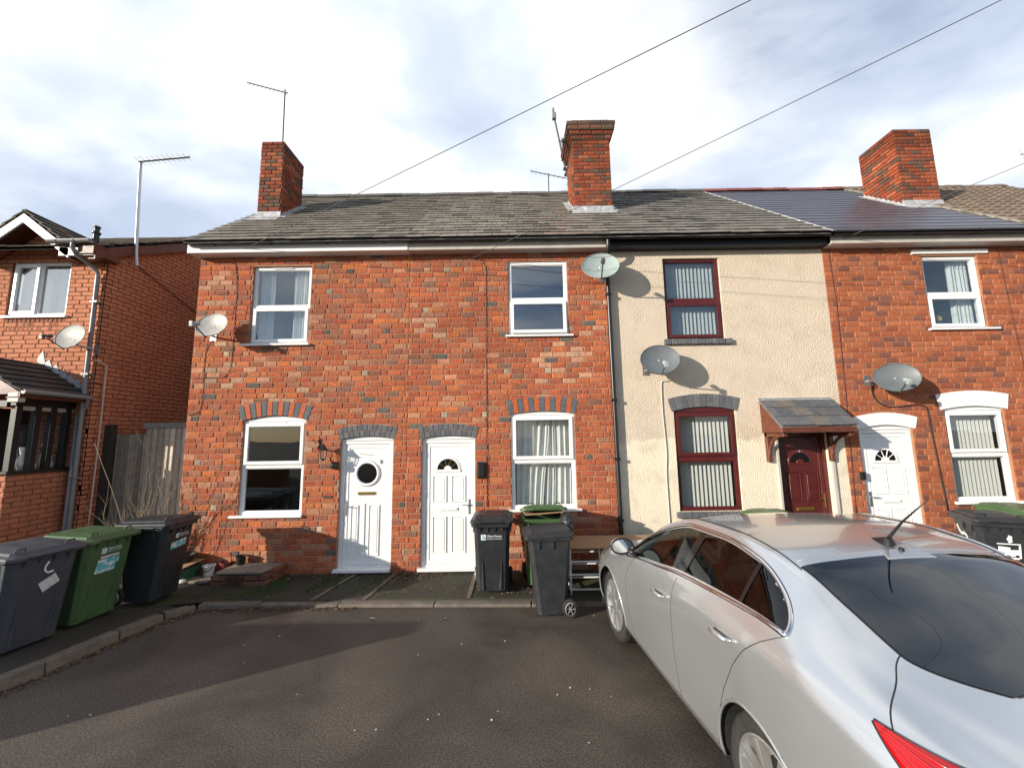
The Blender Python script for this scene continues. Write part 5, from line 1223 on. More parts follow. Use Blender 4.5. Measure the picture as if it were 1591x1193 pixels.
# scrawl on the side of that bin
def side_x(z): return -(.56 * .40 + (.56 * .07) * ((z - .03) / .82)) - .004
mb = MB(); P = [(-.20, .80), (-.17, .74), (-.12, .70), (-.05, .72), (.0, .69), (.0, .64), (-.05, .61), (-.11, .63), (-.15, .60)]; P2 = [(-.05, .61), (.0, .55), (.04, .49), (.0, .46)]; P3 = [(-.12, .63), (-.14, .56), (-.17, .53)]
for Q in (P, P2, P3):
    for (ya, za), (yb, zb) in zip(Q[:-1], Q[1:]):
        d = Vector((yb - ya, zb - za)); n = Vector((-d.y, d.x)).normalized() * .018
        mb.add([(side_x(za), -(ya - n.x) - .1, za - n.y), (side_x(zb), -(yb - n.x) - .1, zb - n.y), (side_x(zb), -(yb + n.x) - .1, zb + n.y), (side_x(za), -(ya + n.x) - .1, za + n.y)], [(0, 1, 2, 3)])
mb.build('painted_mark', M['stencil'], R1)
# things on and around the bins
mb = MB(); mb.box(-.26, .25, -.30, .16, 0, .014); o = mb.build('cardboard_sheet', M['cardboard'], bevel=.003); o.location = (.40, -.47, 1.005); o.rotation_euler = (R(-6), R(-3), R(4)); tag(o, 'flattened brown cardboard sticking out of the green bin lid', 'cardboard')
def sack(name, label, loc, s, mt, seed):
    b = bmesh.new(); bmesh.ops.create_icosphere(b, subdivisions=4, radius=1)
    for v in b.verts:
        p = v.co; k = 1 + .22 * noise.noise(p * 1.7 + Vector((seed, 0, 0))) + .10 * noise.noise(p * 4.5 + Vector((0, seed, 0))); v.co = Vector((p.x * s[0], p.y * s[1], max(p.z, -.8) * s[2])) * k
    me = bpy.data.meshes.new(name); b.to_mesh(me); b.free(); me.polygons.foreach_set('use_smooth', [True] * len(me.polygons)); me.materials.append(mt)
    o = bpy.data.objects.new(name, me); COL.objects.link(o); o.location = loc; return tag(o, label, 'sack')
M['sack'] = mat('sack_plastic', (.03, .032, .034), .3, bump=1, bsc=14, bdist=.03)
sack('rubbish_sack', 'black plastic sack squeezed behind the forward bin', (.70, -.74, .92), (.10, .12, .13), M['sack'], 3)
# table with white metal rack beneath
t = thing('table', 'bare board top resting on the white metal rack', 'board', (1.32, -.60, .62))
mb = MB(); mb.box(-.72, .72, -.30, .30, 0, .022); mb.build('board', M['cardboard'], t, bevel=.003)
t['label'] = 'wide pale board lying on the white metal rack by the downpipe'
t = thing('metal_rack', 'white tubular metal rack behind the car bonnet', 'rack', (1.30, -.62, .05))
mb = MB()
for x in (-.58, -.05, .50):
    for y in (-.22, .22): mb.tube([(x, y, 0), (x, y, .55), (x + .03, y, .57)], .011, 8)
mb.build('post', M['white_metal'], t)
for k, z in enumerate((.06, .24, .40)):
    mb = MB()
    for y in (-.22, .22): mb.tube([(-.62, y, z), (.62, y, z)], .011, 6)
    for x in (-.58, -.05, .50): mb.tube([(x, -.22, z), (x, .22, z)], .009, 6)
    mb.build('shelf', M['white_metal'], t)
mb = MB(); mb.tube([(-.05, -.22, .45), (.12, -.22, .30), (.12, -.22, .10)], .009, 6); mb.tube([(-.20, -.22, .55), (-.20, -.22, .28), (-.05, -.22, .27)], .009, 6); mb.tube([(.2, -.22, .55), (.3, -.22, .27)], .009, 6); mb.build('brace', M['white_metal'], t)
# brick plinth with slab top and grille, by the end terrace
t = thing('brick_plinth', 'low brick plinth with concrete top and iron grille', 'plinth', (-3.83, -.20, .06)); random.seed(8)
mb = MB()
for i in range(2):
    zb = i * .083 - .01; u = -.40
    while u < .36:
        e = min(u + .225, .38); mb.box(u, e - .01, -.215 + random.uniform(-.006, .006), .19, zb, zb + .072, 0, random.choice(((.17, .08, .055), (.14, .07, .05), (.20, .10, .07)))); u += .225 if i else .21
for i in range(3):
    zb = i * .068 - .01; mb.box(.30 + random.uniform(-.02, .03), .42 + random.uniform(-.02, .02), -.10 + .03 * i, .19, zb, zb + .06, 0, (.22, .09, .05))
mb.build('brickwork', M['brick_sooty'], t, bevel=.008)
mb = MB(); mb.hexa([(-.34, -.22, .158), (.30, -.22, .158), (-.30, .19, .158), (.40, .19, .158), (-.34, -.22, .195), (.30, -.22, .195), (-.30, .19, .195), (.40, .19, .195)]); mb.build('slab', M['concrete'], t, bevel=.012, seg=2)
mb = MB(); mb.box(-.17, .05, -.232, -.218, -.02, .15)
for i in range(7): mb.box(-.165 + i * .031, -.15 + i * .031, -.242, -.230, -.01, .14)
mb.build('grille', M['rust'], t)
mb = MB(); mb.hexa([(-.32, -.16, 0), (.22, -.16, 0), (-.30, .10, 0), (.30, .10, 0), (-.32, -.16, .035), (.22, -.16, .035), (-.30, .10, .035), (.30, .10, .035)]); o = mb.build('paving_slab', M['concrete'], bevel=.008); o.location = (-4.55, -.20, .085); tag(o, 'loose concrete slab on the ground below the white bucket', 'slab')
def bucket(name, label, loc, r, h, mt, wide=1.2, handle=True, sc=(1, 1), cat='bucket', hm='black_plastic'):
    t = thing(name, label, cat, loc); mb = MB()
    mb.lathe([(0, .004), (r * .98, 0), (r * wide, h), (r * wide + .008, h), (r * wide + .008, h - .012), (r * wide - .006, h - .004), (r * .94, .012), (0, .012)], (0, 0, 0), n=28, sc=sc); mb.build('tub', mt, t, smooth=True, auto=40)
    if handle:
        mb = MB(); mb.tube([(r * wide * math.cos(a) * 1.02, -r * wide * math.sin(a) * .75 - .02, h * .92 - .42 * h * math.sin(a)) for a in [math.pi * k / 12 for k in range(13)]], .005, 6); mb.build('handle', M[hm], t, smooth=True)
    return t
bucket('bucket', 'white bucket with a dark handle on the slab by the wall', (-4.46, -.14, .12), .062, .15, mat('white_plastic', (.62, .62, .60), .45), handle=True)
bucket('plant_pot', 'black plastic plant pot standing on the concrete plinth top', (-4.03, -.10, .255), .052, .13, M['black_plastic'], handle=False, cat='plant pot')
bucket('paint_tub', 'dark red tub between the white bucket and the plinth', (-4.28, -.05, .10), .07, .19, mat('red_plastic', (.13, .02, .015), .45), wide=1.1, handle=False, cat='tub')
t = thing('storage_crate', 'green plastic crate beside the dark bin and the wall', 'crate', (-4.80, -.22, .10), R(-8)); mb = MB()
mb.hexa([(-.13, -.14, 0), (.15, -.14, 0), (-.13, .14, 0), (.15, .14, 0), (-.16, -.17, .17), (.18, -.17, .17), (-.16, .17, .17), (.18, .17, .17)]); mb.build('crate_body', mat('crate_green', (.03, .10, .06), .5), t, bevel=.01, seg=2)
mb = MB(); mb.hexa([(-.17, -.18, .17), (.19, -.18, .19), (-.17, .18, .21), (.19, .18, .23), (-.17, -.18, .185), (.19, -.18, .205), (-.17, .18, .225), (.19, .18, .245)]); mb.build('crate_lid', M['cardboard'], t, bevel=.004)
bucket('rubber_tub', 'shallow black round tub stacked on the green crate', (-4.84, -.16, .335), .12, .09, M['rubber'], wide=1.25, handle=False, cat='tub')
sack('rag', 'small white rag lying beside the green crate', (-4.66, -.36, .125), (.05, .04, .03), M['curtain'], 9)['category'] = 'rag'
# bare shrub growing at the corner
random.seed(52); t = thing('bare_shrub', 'leafless pale stemmed shrub growing against the grey fence', 'shrub', (-5.44, -.26, .09)); mb = MB()
def twig(p, d, l, r, dep):
    pts = [p]; rr = [r]; n = 6
    for i in range(n):
        d = (d + Vector((random.uniform(-.16, .16), random.uniform(-.12, .12), random.uniform(-.02, .12)))).normalized(); p = p + d * (l / n); pts.append(p); rr.append(r * (1 - .75 * (i + 1) / n))
        if dep and i > 0 and random.random() < .55: twig(p, (d + Vector((random.uniform(-.8, .8), random.uniform(-.4, .4), random.uniform(-.1, .5)))).normalized(), l * random.uniform(.25, .5), r * .5, dep - 1)
    mb.tube([tuple(q) for q in pts], rr, 5)
for i in range(20): twig(Vector((random.uniform(-.16, .16), random.uniform(-.08, .08), 0)), Vector((random.uniform(-.28, .32), random.uniform(-.12, .05), 1)).normalized(), random.uniform(.7, 1.35), random.uniform(.006, .011), 2)
twig(Vector((.0, .05, 0)), Vector((-.10, .0, 1)), 2.1, .011, 0)
mb.build('stems', mat('twig_bark', (.26, .20, .13), .85, nsc=30, namt=.3), t, smooth=True)
random.seed(53); t = thing('climbing_shrub', 'thin bare climber spreading over the left corner brickwork', 'shrub', (-5.16, -.10, .09)); mb = MB()
for i in range(5): twig(Vector((random.uniform(-.05, .1), 0, 0)), Vector((random.uniform(-.02, .28), random.uniform(-.05, .02), 1)).normalized(), random.uniform(1.0, 1.6), random.uniform(.005, .008), 2)
mb.build('stems', bpy.data.materials['twig_bark'], t, smooth=True)

# ------------------------------------------------------------ unseen brick wall, added at left to cast shade on the road
t = thing('shadow_wall', 'long unseen brick wall added at left to shade the road', 'wall', (0, 0, 0)); random.seed(71)
mb = MB(); mb.box(-13.0, -6.0, -4.55, -4.33, -.1, 1.42, 1); courses(mb, 'x', -13.0, -6.0, 0, 1.34, -4.55, .006, pal_pale, (), bond=0, course=.0765, L=.228)
mb.build('brickwork', [M['brick_clean'], M['mortar_brown']], t, recalc=False)
mb = MB(); mb.box(-13.02, -5.98, -4.58, -4.30, 1.422, 1.48); mb.build('coping', M['concrete'], t, bevel=.01)

# ------------------------------------------------------------ the far side of the street, behind the camera
random.seed(61)
t = thing('opposite_house_row', 'long low brick houses across the street behind the viewpoint', 'house', (0, 0, 0))
X0, X1, YF, YB, E_, RG = -44.0, -17.0, -12.6, -18.6, 3.1, 5.75
mb = MB(); mb.box(X0, X1, YB, YF, -.2, E_)
yr = (YF + YB) / 2
for x in (X0, X1 - .1): mb.add([(x, YF, E_), (x, YB, E_), (x, yr, RG), (x + .1, YF, E_), (x + .1, YB, E_), (x + .1, yr, RG)], [(0, 1, 2), (3, 5, 4)])
mb.build('wall', M['brick_flat'] if 'brick_flat' in M else mat('brick_flat', (.22, .16, .115), .9, nsc=3, namt=.2), t)
mb = MB(); mb.hexa([(X0 - .2, YF + .3, E_ - .1), (X1 + .2, YF + .3, E_ - .1), (X0 - .2, yr, RG), (X1 + .2, yr, RG), (X0 - .2, YF + .3, E_), (X1 + .2, YF + .3, E_), (X0 - .2, yr, RG + .1), (X1 + .2, yr, RG + .1)])
mb.hexa([(X0 - .2, yr, RG), (X1 + .2, yr, RG), (X0 - .2, YB - .3, E_ - .1), (X1 + .2, YB - .3, E_ - .1), (X0 - .2, yr, RG + .1), (X1 + .2, yr, RG + .1), (X0 - .2, YB - .3, E_), (X1 + .2, YB - .3, E_)]); mb.build('roof', M['tile_brown'], t)
# a block of houses on the right side of the far pavement, seen mirrored in the glass
t = thing('opposite_house', 'brick house across the street reflected in the window glass', 'house', (0, 0, 0))
X0, X1, YF, YB, E_, RG = 1.5, 11.5, -19.0, -26.0, 3.6, 6.2; mb = MB(); mb.box(X0, X1, YB, YF, -.2, E_)
yr = (YF + YB) / 2
for x in (X0, X1 - .1): mb.add([(x, YF, E_), (x, YB, E_), (x, yr, RG), (x + .1, YF, E_), (x + .1, YB, E_), (x + .1, yr, RG)], [(0, 1, 2), (3, 5, 4)])
mb.build('wall', bpy.data.materials['brick_flat'], t)
mb = MB(); mb.hexa([(X0 - .2, YF + .3, E_ - .1), (X1 + .2, YF + .3, E_ - .1), (X0 - .2, yr, RG), (X1 + .2, yr, RG), (X0 - .2, YF + .3, E_), (X1 + .2, YF + .3, E_), (X0 - .2, yr, RG + .1), (X1 + .2, yr, RG + .1)])
mb.hexa([(X0 - .2, yr, RG), (X1 + .2, yr, RG), (X0 - .2, YB - .3, E_ - .1), (X1 + .2, YB - .3, E_ - .1), (X0 - .2, yr, RG + .1), (X1 + .2, yr, RG + .1), (X0 - .2, YB - .3, E_), (X1 + .2, YB - .3, E_)]); mb.build('roof', M['tile_brown'], t)
for x in (2.6, 5.2, 8.2):
    mb = MB(); frame_bars(mb, x, x + 1.1, 1.0, 2.3, YF, YF + .05, .07); w_ = mb.build('window', M['upvc'], t); pane(w_, x + .07, x + 1.03, 1.07, 2.23, YF + .02, M['glass_dark'])

# ------------------------------------------------------------ the silver car
def pchip(xs, ys, x):
    n = len(xs)
    if x <= xs[0]: return ys[0]
    if x >= xs[-1]: return ys[-1]
    h = [xs[i + 1] - xs[i] for i in range(n - 1)]; dl = [(ys[i + 1] - ys[i]) / h[i] for i in range(n - 1)]
    def slope(i):
        if i == 0: return dl[0]
        if i == n - 1: return dl[-1]
        if dl[i - 1] * dl[i] <= 0: return 0.0
        w1 = 2 * h[i] + h[i - 1]; w2 = h[i] + 2 * h[i - 1]; return (w1 + w2) / (w1 / dl[i - 1] + w2 / dl[i])
    i = 0
    while x > xs[i + 1]: i += 1
    t = (x - xs[i]) / h[i]; m0, m1 = slope(i), slope(i + 1)
    return (2 * t ** 3 - 3 * t * t + 1) * ys[i] + (t ** 3 - 2 * t * t + t) * h[i] * m0 + (3 * t * t - 2 * t ** 3) * ys[i + 1] + (t ** 3 - t * t) * h[i] * m1
CS = [-.80, -.74, -.55, -.25, .05, .42, .72, 1.05, 1.40, 1.75, 2.05, 2.25, 2.45, 2.70, 2.98, 3.18]
CROWS = [  # (w list, z list) from the sill up over the roof
 ([.40, .52, .70, .78, .82, .82, .82, .82, .82, .82, .82, .82, .80, .77, .72, .58], [.24, .22, .20, .19, .18, .17, .17, .17, .17, .18, .18, .19, .20, .24, .28, .32]),
 ([.50, .64, .82, .89, .90, .885, .885, .885, .885, .885, .89, .90, .90, .88, .83, .69], [.32, .30, .28, .27, .265, .26, .26, .26, .265, .27, .28, .28, .29, .33, .38, .42]),
 ([.53, .68, .86, .925, .93, .905, .90, .90, .90, .905, .915, .93, .935, .92, .875, .73], [.42, .41, .40, .39, .385, .37, .365, .365, .37, .375, .385, .39, .40, .44, .48, .52]),
 ([.55, .70, .87, .935, .945, .925, .915, .915, .915, .92, .93, .95, .955, .94, .895, .75], [.50, .52, .55, .57, .59, .60, .60, .60, .61, .62, .64, .66, .67, .68, .69, .70]),
 ([.54, .68, .84, .905, .92, .915, .91, .91, .912, .917, .93, .94, .94, .92, .87, .73], [.56, .61, .67, .72, .76, .80, .83, .86, .895, .93, .965, .985, .99, .96, .91, .86]),
 ([.50, .63, .77, .845, .875, .875, .87, .868, .868, .868, .866, .866, .862, .835, .775, .63], [.585, .65, .74, .80, .845, .93, .985, 1.025, 1.075, 1.105, 1.125, 1.135, 1.12, 1.075, 1.01, .95]),
 ([.42, .54, .68, .77, .80, .795, .77, .735, .705, .69, .69, .697, .70, .68, .61, .50], [.60, .68, .78, .845, .885, 1.00, 1.17, 1.325, 1.415, 1.42, 1.375, 1.31, 1.22, 1.115, 1.03, .975]),
 ([.34, .44, .56, .64, .67, .70, .68, .655, .625, .61, .60, .60, .59, .55, .49, .40], [.61, .70, .80, .87, .915, 1.045, 1.21, 1.36, 1.44, 1.45, 1.42, 1.365, 1.26, 1.135, 1.055, .99]),
 ([.18, .23, .29, .33, .36, .38, .37, .36, .345, .335, .33, .325, .31, .28, .24, .20], [.62, .72, .83, .905, .955, 1.09, 1.25, 1.395, 1.462, 1.472, 1.446, 1.392, 1.295, 1.165, 1.08, 1.01]),
 ([0] * 16, [.625, .725, .84, .915, .97, 1.11, 1.27, 1.405, 1.470, 1.480, 1.456, 1.404, 1.308, 1.178, 1.09, 1.02]),
]
def sec(s): return [(pchip(CS, w, s), pchip(CS, z, s)) for w, z in CROWS]
def cr(p0, p1, p2, p3, t):
    return tuple(.5 * ((2 * b) + (c - a) * t + (2 * a - 5 * b + 4 * c - d) * t * t + (3 * b - a - 3 * c + d) * t ** 3) for a, b, c, d in zip(p0, p1, p2, p3))
def surf(s, r, S_=None):     # r: row parameter 0..9
    P = S_ or sec(s); i = min(int(r), 8); t = r - i
    p0 = P[i - 1] if i else (2 * P[0][0] - P[1][0], 2 * P[0][1] - P[1][1]); p3 = P[i + 2] if i < 8 else (-P[8][0], P[8][1])
    return cr(p0, P[i], P[i + 1], p3, t)
def side_at(s, z, lo=.0, hi=6.9):    # find r for height z on the side
    P = sec(s)
    for _ in range(28):
        m_ = (lo + hi) / 2
        if surf(s, m_, P)[1] < z: lo = m_
        else: hi = m_
    return lo
def roof_r(s, w, lo=5.5, hi=9.0):    # find r for half width w on the top
    P = sec(s)
    for _ in range(28):
        m_ = (lo + hi) / 2
        if surf(s, m_, P)[0] > w: lo = m_
        else: hi = m_
    return lo
# the car's own frame: +x towards its tail, +y towards its right, z up.   local = (s, -w, z) on the left
YAW = R(4.86); CU = Vector((math.sin(YAW), -math.cos(YAW))); CO = (1.899, -1.80)
def pt(s, w, z, out=0.0, r=None): return (s, -w, z)
WHEELS = ((0.0, .335), (2.235, .335)); AR = .372
def build_car():
    t = thing('parked_car', 'silver five door car with bright chrome window line parked in front', 'car', (CO[0], CO[1], 0), math.atan2(CU.y, CU.x))
    paint = mat('silver_paint', (.53, .555, .575), .24, .70, coat=1.0)
    b = paint.node_tree.nodes['Principled BSDF']; b.inputs['Coat Roughness'].default_value = .045
    pt_ = paint.node_tree; gm = N(pt_, 'ShaderNodeNewGeometry'); tr_ = N(pt_, 'ShaderNodeBsdfDiffuse'); tr_.inputs['Color'].default_value = (.018, .018, .019, 1); ms_ = N(pt_, 'ShaderNodeMixShader')
    pt_.links.new(gm.outputs['Backfacing'], ms_.inputs[0]); pt_.links.new(b.outputs[0], ms_.inputs[1]); pt_.links.new(tr_.outputs[0], ms_.inputs[2]); pt_.links.new(ms_.outputs[0], pt_.nodes['Material Output'].inputs[0])
    chrome = mat('chrome', (.78, .78, .78), .10, 1.0); seamm = mat('panel_gap', (.015, .015, .015), .6); blackp = mat('gloss_black', (.012, .012, .012), .1)
    cg = glass_mat('car_glass', (.32, .36, .35), .8, .02, bump=False); inner = mat('car_interior', (.02, .02, .02), .8)
    # DLO region in (s, r): between rows 5 and 6 ; rear screen region
    ST = .02; ss = [CS[0] + ST * i for i in range(int((CS[-1] - CS[0]) / ST) + 1)]; rn = 8
    rr = [i / rn for i in range(9 * rn + 1)]
    def dlo_top(s):
        if s > 1.98: return 5.08 + .84 * max(0, 1 - (max(0, s - 1.98) / .415) ** 2.4) ** .5
        return 5.92
    def dlo(s, r): return .46 < s < 2.385 and 5.08 < r < dlo_top(s)
    def screen_w(s):       # half width of the rear screen at s
        if s < 2.235 or s > 2.86: return -1
        f = (s - 2.235) / .60; return .585 - .07 * f - (.0 if f < .7 else .9 * (f - .7) ** 1.5)
    def hole_w(s):
        return -1 if s < 2.25 or s > 2.80 else screen_w(s) - .05
    def windscr(s, w): return .12 < s < .98 and w < .60 + .0 * s
    def topzone(s, r, w): return r > 6.6 and ((w < hole_w(s)) or (r > 6.9 and windscr(s, w)))
    pts = []; secs = [sec(s) for s in ss]
    for s, P in zip(ss, secs): pts.append([surf(s, r, P) for r in rr])
    mb = MB(); idx = {}
    def arch_in(s, z): return any(math.hypot(s - a, z - b_) < AR for a, b_ in WHEELS)
    for sg in (1, -1):
        ids = {}
        for i, s in enumerate(ss):
            for j in range(len(rr)):
                w, z = pts[i][j]; s2 = s
                for a, b_ in WHEELS:
                    d = math.hypot(s - a, z - b_)
                    if AR - .035 < d < AR + .012 and rr[j] < 5 and d > 0:
                        k = AR / d; s2, z2 = a + (s - a) * k, b_ + (z - b_) * k
                        if z2 > .2: z = z2; s_ = s2; w = surf(s_, side_at(s_, z))[0]; s2 = s_
                        else: s2 = s
                ids[i, j] = len(mb.v); mb.v.append((s2, -w * sg, z))
        for i in range(len(ss) - 1):
            sm = ss[i] + ST / 2
            for j in range(len(rr) - 1):
                rm = (rr[j] + rr[j + 1]) / 2; w, z = pts[i][j]; w2, z2 = pts[i + 1][j + 1]; wm, zm = (w + w2) / 2, (z + z2) / 2
                if dlo(sm, rm) or topzone(sm, rm, wm): continue
                if rm < 5 and arch_in(sm, zm) : continue
                q = (ids[i, j], ids[i + 1, j], ids[i + 1, j + 1], ids[i, j + 1]); mb.face(q if sg < 0 else q[::-1])
    # nose and tail caps
    body = mb.build('body', paint, t, smooth=True, recalc=False)
    me = body.data; bm = bmesh.new(); bm.from_mesh(me); bmesh.ops.remove_doubles(bm, verts=bm.verts, dist=.0006)
    ends = [e for e in bm.edges if e.is_boundary and (min(v.co.x for v in e.verts) > CS[-1] - .025 or max(v.co.x for v in e.verts) < CS[0] + .025)]
    try: bmesh.ops.holes_fill(bm, edges=ends, sides=0)
    except Exception: pass
    bmesh.ops.recalc_face_normals(bm, faces=bm.faces)
    if sum(f.normal.z for f in bm.faces if f.calc_center_median().z > 1.2) < 0: bmesh.ops.reverse_faces(bm, faces=bm.faces)
    bm.to_mesh(me); bm.free(); me.set_sharp_from_angle(angle=R(35))
    def P3(s, r, out=0.0, sg=1):
        e = 1e-3; w, z = surf(s, r)
        wa, za = surf(s, max(r - .02, 0)); wb, zb = surf(s, min(r + .02, 9)); tw, tz = wb - wa, zb - za; l = math.hypot(tw, tz) or 1
        nw, nz = tz / l, -tw / l                    # outward in the section plane
        w2, z2 = surf(s + .02, r); w1, z1 = surf(s - .02, r); ns = -((w2 - w1) * nw + (z2 - z1) * nz) / .04; L_ = math.sqrt(1 + ns * ns)
        return Vector((s + out * ns / L_, -(w + out * nw / L_) * sg, z + out * nz / L_))
    def strip(name, path, half, out, mt, sg=1, par=None, n=1):   # thin ribbon hugging the surface, path of (s, r)
        return ribbon(name, [P3(s, r, out, sg) for s, r in path], half, mt, par)
    def ribbon(name, P, rad, mt, par=None, flat=1.0): 
        m_ = MB(); m_.tube(P, rad, 6); return m_.build(name, mt, par or t, smooth=True)
    # side glass, chrome surround, pillars, door gaps, handles, mirrors : both sides
    def lin(a, b, n): return [a + (b - a) * i / n for i in range(n + 1)]
    for sg in (1, -1):
        def patch(name, s0, s1, lo, hi, out, mt, lean=(0, 0), n=26, m=8, par=None):
            m_ = MB(); vs = []
            for i in range(n + 1):
                for k in range(m + 1):
                    f = k / m; a = s0 + lean[0] * f; b_ = s1 + lean[1] * f; s = a + (b_ - a) * i / n
                    l, h_ = lo(s), hi(s); h_ = max(h_, l + .002)
                    vs.append(P3(s, l + (h_ - l) * f, out, sg))
            m_.add(vs, [(i * (m + 1) + k, (i + 1) * (m + 1) + k, (i + 1) * (m + 1) + k + 1, i * (m + 1) + k + 1) for i in range(n) for k in range(m)])
            o = m_.build(name, mt, par or t, smooth=True); return o
        lo = lambda s: 5.06
        hi = lambda s: dlo_top(s)
        patch('side_window', .50, 1.395, lo, hi, -.006, cg, lean=(.0, .10))
        patch('side_window', 1.47, 2.06, lo, hi, -.006, cg, lean=(.10, -.0))
        patch('quarter_window', 2.075, 2.385, lo, hi, -.006, cg, lean=(-.01, -.0))
        patch('door_pillar', 1.395, 1.47, lo, hi, -.001, blackp, lean=(.10, .10), n=4)
        patch('door_pillar', 2.05, 2.078, lo, hi, -.002, blackp, lean=(.0, -.0), n=3)
        # chrome frame all round the glass
        top = [(s, dlo_top(s) + .02) for s in lin(.44, 1.98, 40)] + [(1.98 + .42 * math.sin(a) ** (2 / 2.4), 5.07 + .87 * math.cos(a) ** (1.0)) for a in lin(0.05, math.pi / 2 - 1e-6, 18)]
        bot = [(s, 5.05) for s in lin(2.395, .44, 50)]
        path = top + bot
        m_ = MB(); m_.tube([P3(s, r, .002, sg) for s, r in path], .0125, 6); m_.build('window_trim', chrome, t, smooth=True)
        m_ = MB(); m_.tube([P3(s, r, .004, sg) for s, r in [(a, b_ + .045) for a, b_ in top]], .0045, 5); m_.build('door_seal', seamm, t, smooth=True)
        # panel gaps from side view lines (s, z)
        def gap(name, pts_, par=None, rad=.0028, out=-.0012, mt=seamm):
            q = []
            for (a, b_), (c, d) in zip(pts_[:-1], pts_[1:]):
                for k in range(8): f = k / 8; q.append((a + (c - a) * f, b_ + (d - b_) * f))
            q.append(pts_[-1]); m_ = MB(); m_.tube([P3(s, side_at(s, z), out, sg) for s, z in q], rad, 5); return m_.build(name, mt, par or t, smooth=True)
        gap('door_gap', [(.62, .97), (.55, .90), (.49, .78), (.485, .62), (.52, .44), (.60, .31), (.70, .285)])
        gap('door_gap', [(1.40, 1.06), (1.375, .98), (1.36, .85), (1.365, .62), (1.38, .42), (1.40, .29)])
        gap('door_gap', [(2.39, 1.125), (2.30, 1.065), (2.20, .98), (2.09, .85), (1.97, .66), (1.90, .50), (1.86, .36), (1.83, .295)])
        gap('door_gap', [(.70, .285), (1.0, .283), (1.4, .289), (1.83, .295)])
        # handles
        for s0, z0 in ((1.10, .872), (1.92, .958)):
            r0, r1 = side_at(s0, z0), side_at(s0 + .17, z0 + .012)
            m_ = MB(); A, B = P3(s0, r0, .004, sg), P3(s0 + .17, r1, .004, sg); A2, B2 = P3(s0 + .02, r0, .034, sg), P3(s0 + .155, r1, .034, sg)
            m_.tube([A, A2, A2.lerp(B2, .5) + (A2 - A) * .12, B2, B], [.008, .013, .014, .012, .008], 10); m_.build('door_handle', mat('handle_silver', (.66, .66, .65), .2, .75, coat=1) if 'handle_silver' not in bpy.data.materials else bpy.data.materials['handle_silver'], t, smooth=True)
        # crisp lower door crease
        # mirrors
        m_ = MB(); c = P3(.60, side_at(.60, .99), .0, sg); o = Vector((c.x - .02, c.y - .115 * sg, c.z + .075))
        vs = []; n1_, n2_ = 9, 16
        for i in range(n1_ + 1):
            a = math.pi / 2 * i / n1_
            for k in range(n2_):
                th_ = 2 * math.pi * k / n2_; vs.append(o + Vector((-.11 * math.sin(a) * 1.0, -.105 * sg * math.cos(a) * math.cos(th_) * (1 if math.cos(th_) > 0 else .9), .072 * math.cos(a) * math.sin(th_) * (1 if math.sin(th_) > 0 else .85))))
        m_.add(vs, [(i * n2_ + k, i * n2_ + (k + 1) % n2_, (i + 1) * n2_ + (k + 1) % n2_, (i + 1) * n2_ + k) for i in range(n1_) for k in range(n2_)] + [tuple(range(n2_))])
        mr_ = m_.build('door_mirror', paint, t, smooth=True, auto=45)
        m_ = MB(); m_.add([o + Vector((.004, -.092 * sg * math.cos(2 * math.pi * k / 20), .060 * math.sin(2 * math.pi * k / 20))) for k in range(20)], [tuple(range(20))]); m_.build('mirror_glass', mat('mirror_glass', (.8, .82, .85), .02, 1.0) if 'mirror_glass' not in bpy.data.materials else bpy.data.materials['mirror_glass'], mr_)
        m_ = MB(); m_.tube([o + Vector((.008, -.100 * sg * math.cos(2 * math.pi * k / 24), .068 * math.sin(2 * math.pi * k / 24))) for k in range(25)], .009, 6); m_.tube([c + Vector((.02, 0, .0)), o + Vector((0, .06 * sg, -.035))], [.022, .018], 8); m_.build('mirror_base', M['black_plastic'], mr_, smooth=True)
        # sill trim
        # roof seams
        m_ = MB(); m_.tube([P3(s, 6.93, .0005, sg) for s in lin(.62, 2.24, 50)], .0042, 5); m_.build('roof_seam', seamm, t, smooth=True)
        # tail lamp : outline in (s, r) over the corner
        m_ = MB(); vs = []; n, m = 22, 10
        for i in range(n + 1):
            f = i / n; s = 2.80 + .37 * f; zt = 1.04 - .045 * f; zb_ = 1.03 - .25 * f
            rt_, rb = min(side_at(s, zt - .005, 0, 6.5), 5.55), side_at(s, zb_)
            for k in range(m + 1): vs.append(P3(s, rb + (rt_ - rb) * k / m, .006 + .012 * math.sin(math.pi * k / m) * min(1, f * 4), sg))
        m_.add(vs, [(i * (m + 1) + k, (i + 1) * (m + 1) + k, (i + 1) * (m + 1) + k + 1, i * (m + 1) + k + 1) for i in range(n) for k in range(m)])
        tl = m_.build('tail_lamp', None or bpy.data.materials.get('tail_red') or mat('tail_red', (.36, .003, .006), .10, spec=.4, coat=.5), t, smooth=True)
        m_ = MB(); edge = [vs[i * (m + 1) + m] for i in range(n + 1)]; edge2 = [vs[i * (m + 1)] for i in range(n + 1)]
        m_.tube(edge, .004, 5); m_.tube(edge2, .004, 5); m_.build('lamp_edge', seamm, tl, smooth=True)
        for kk in (3, 6, 8):
            m_ = MB(); m_.tube([vs[i * (m + 1) + kk] + Vector((0, -.0015 * sg, .001)) for i in range(2, n)], .0035, 5); m_.build('lamp_fin', bpy.data.materials.get('tail_bright') or mat('tail_bright', (.55, .02, .02), .15), tl, smooth=True)
        # hatch gap beside the lamp
        m_ = MB(); m_.tube([P3(s, r, -.001, sg) for s, r in [(2.63 + .19 * q / 14 + .03 * (q / 14) ** 3, 7.25 + (side_at(2.85, 1.03) - 7.25) * q / 14) for q in range(15)]], .0032, 6); m_.build('hatch_gap', seamm, t, smooth=True)
    # roof spoiler edge line, rear screen
    m_ = MB(); vs = []; n, m = 30, 20
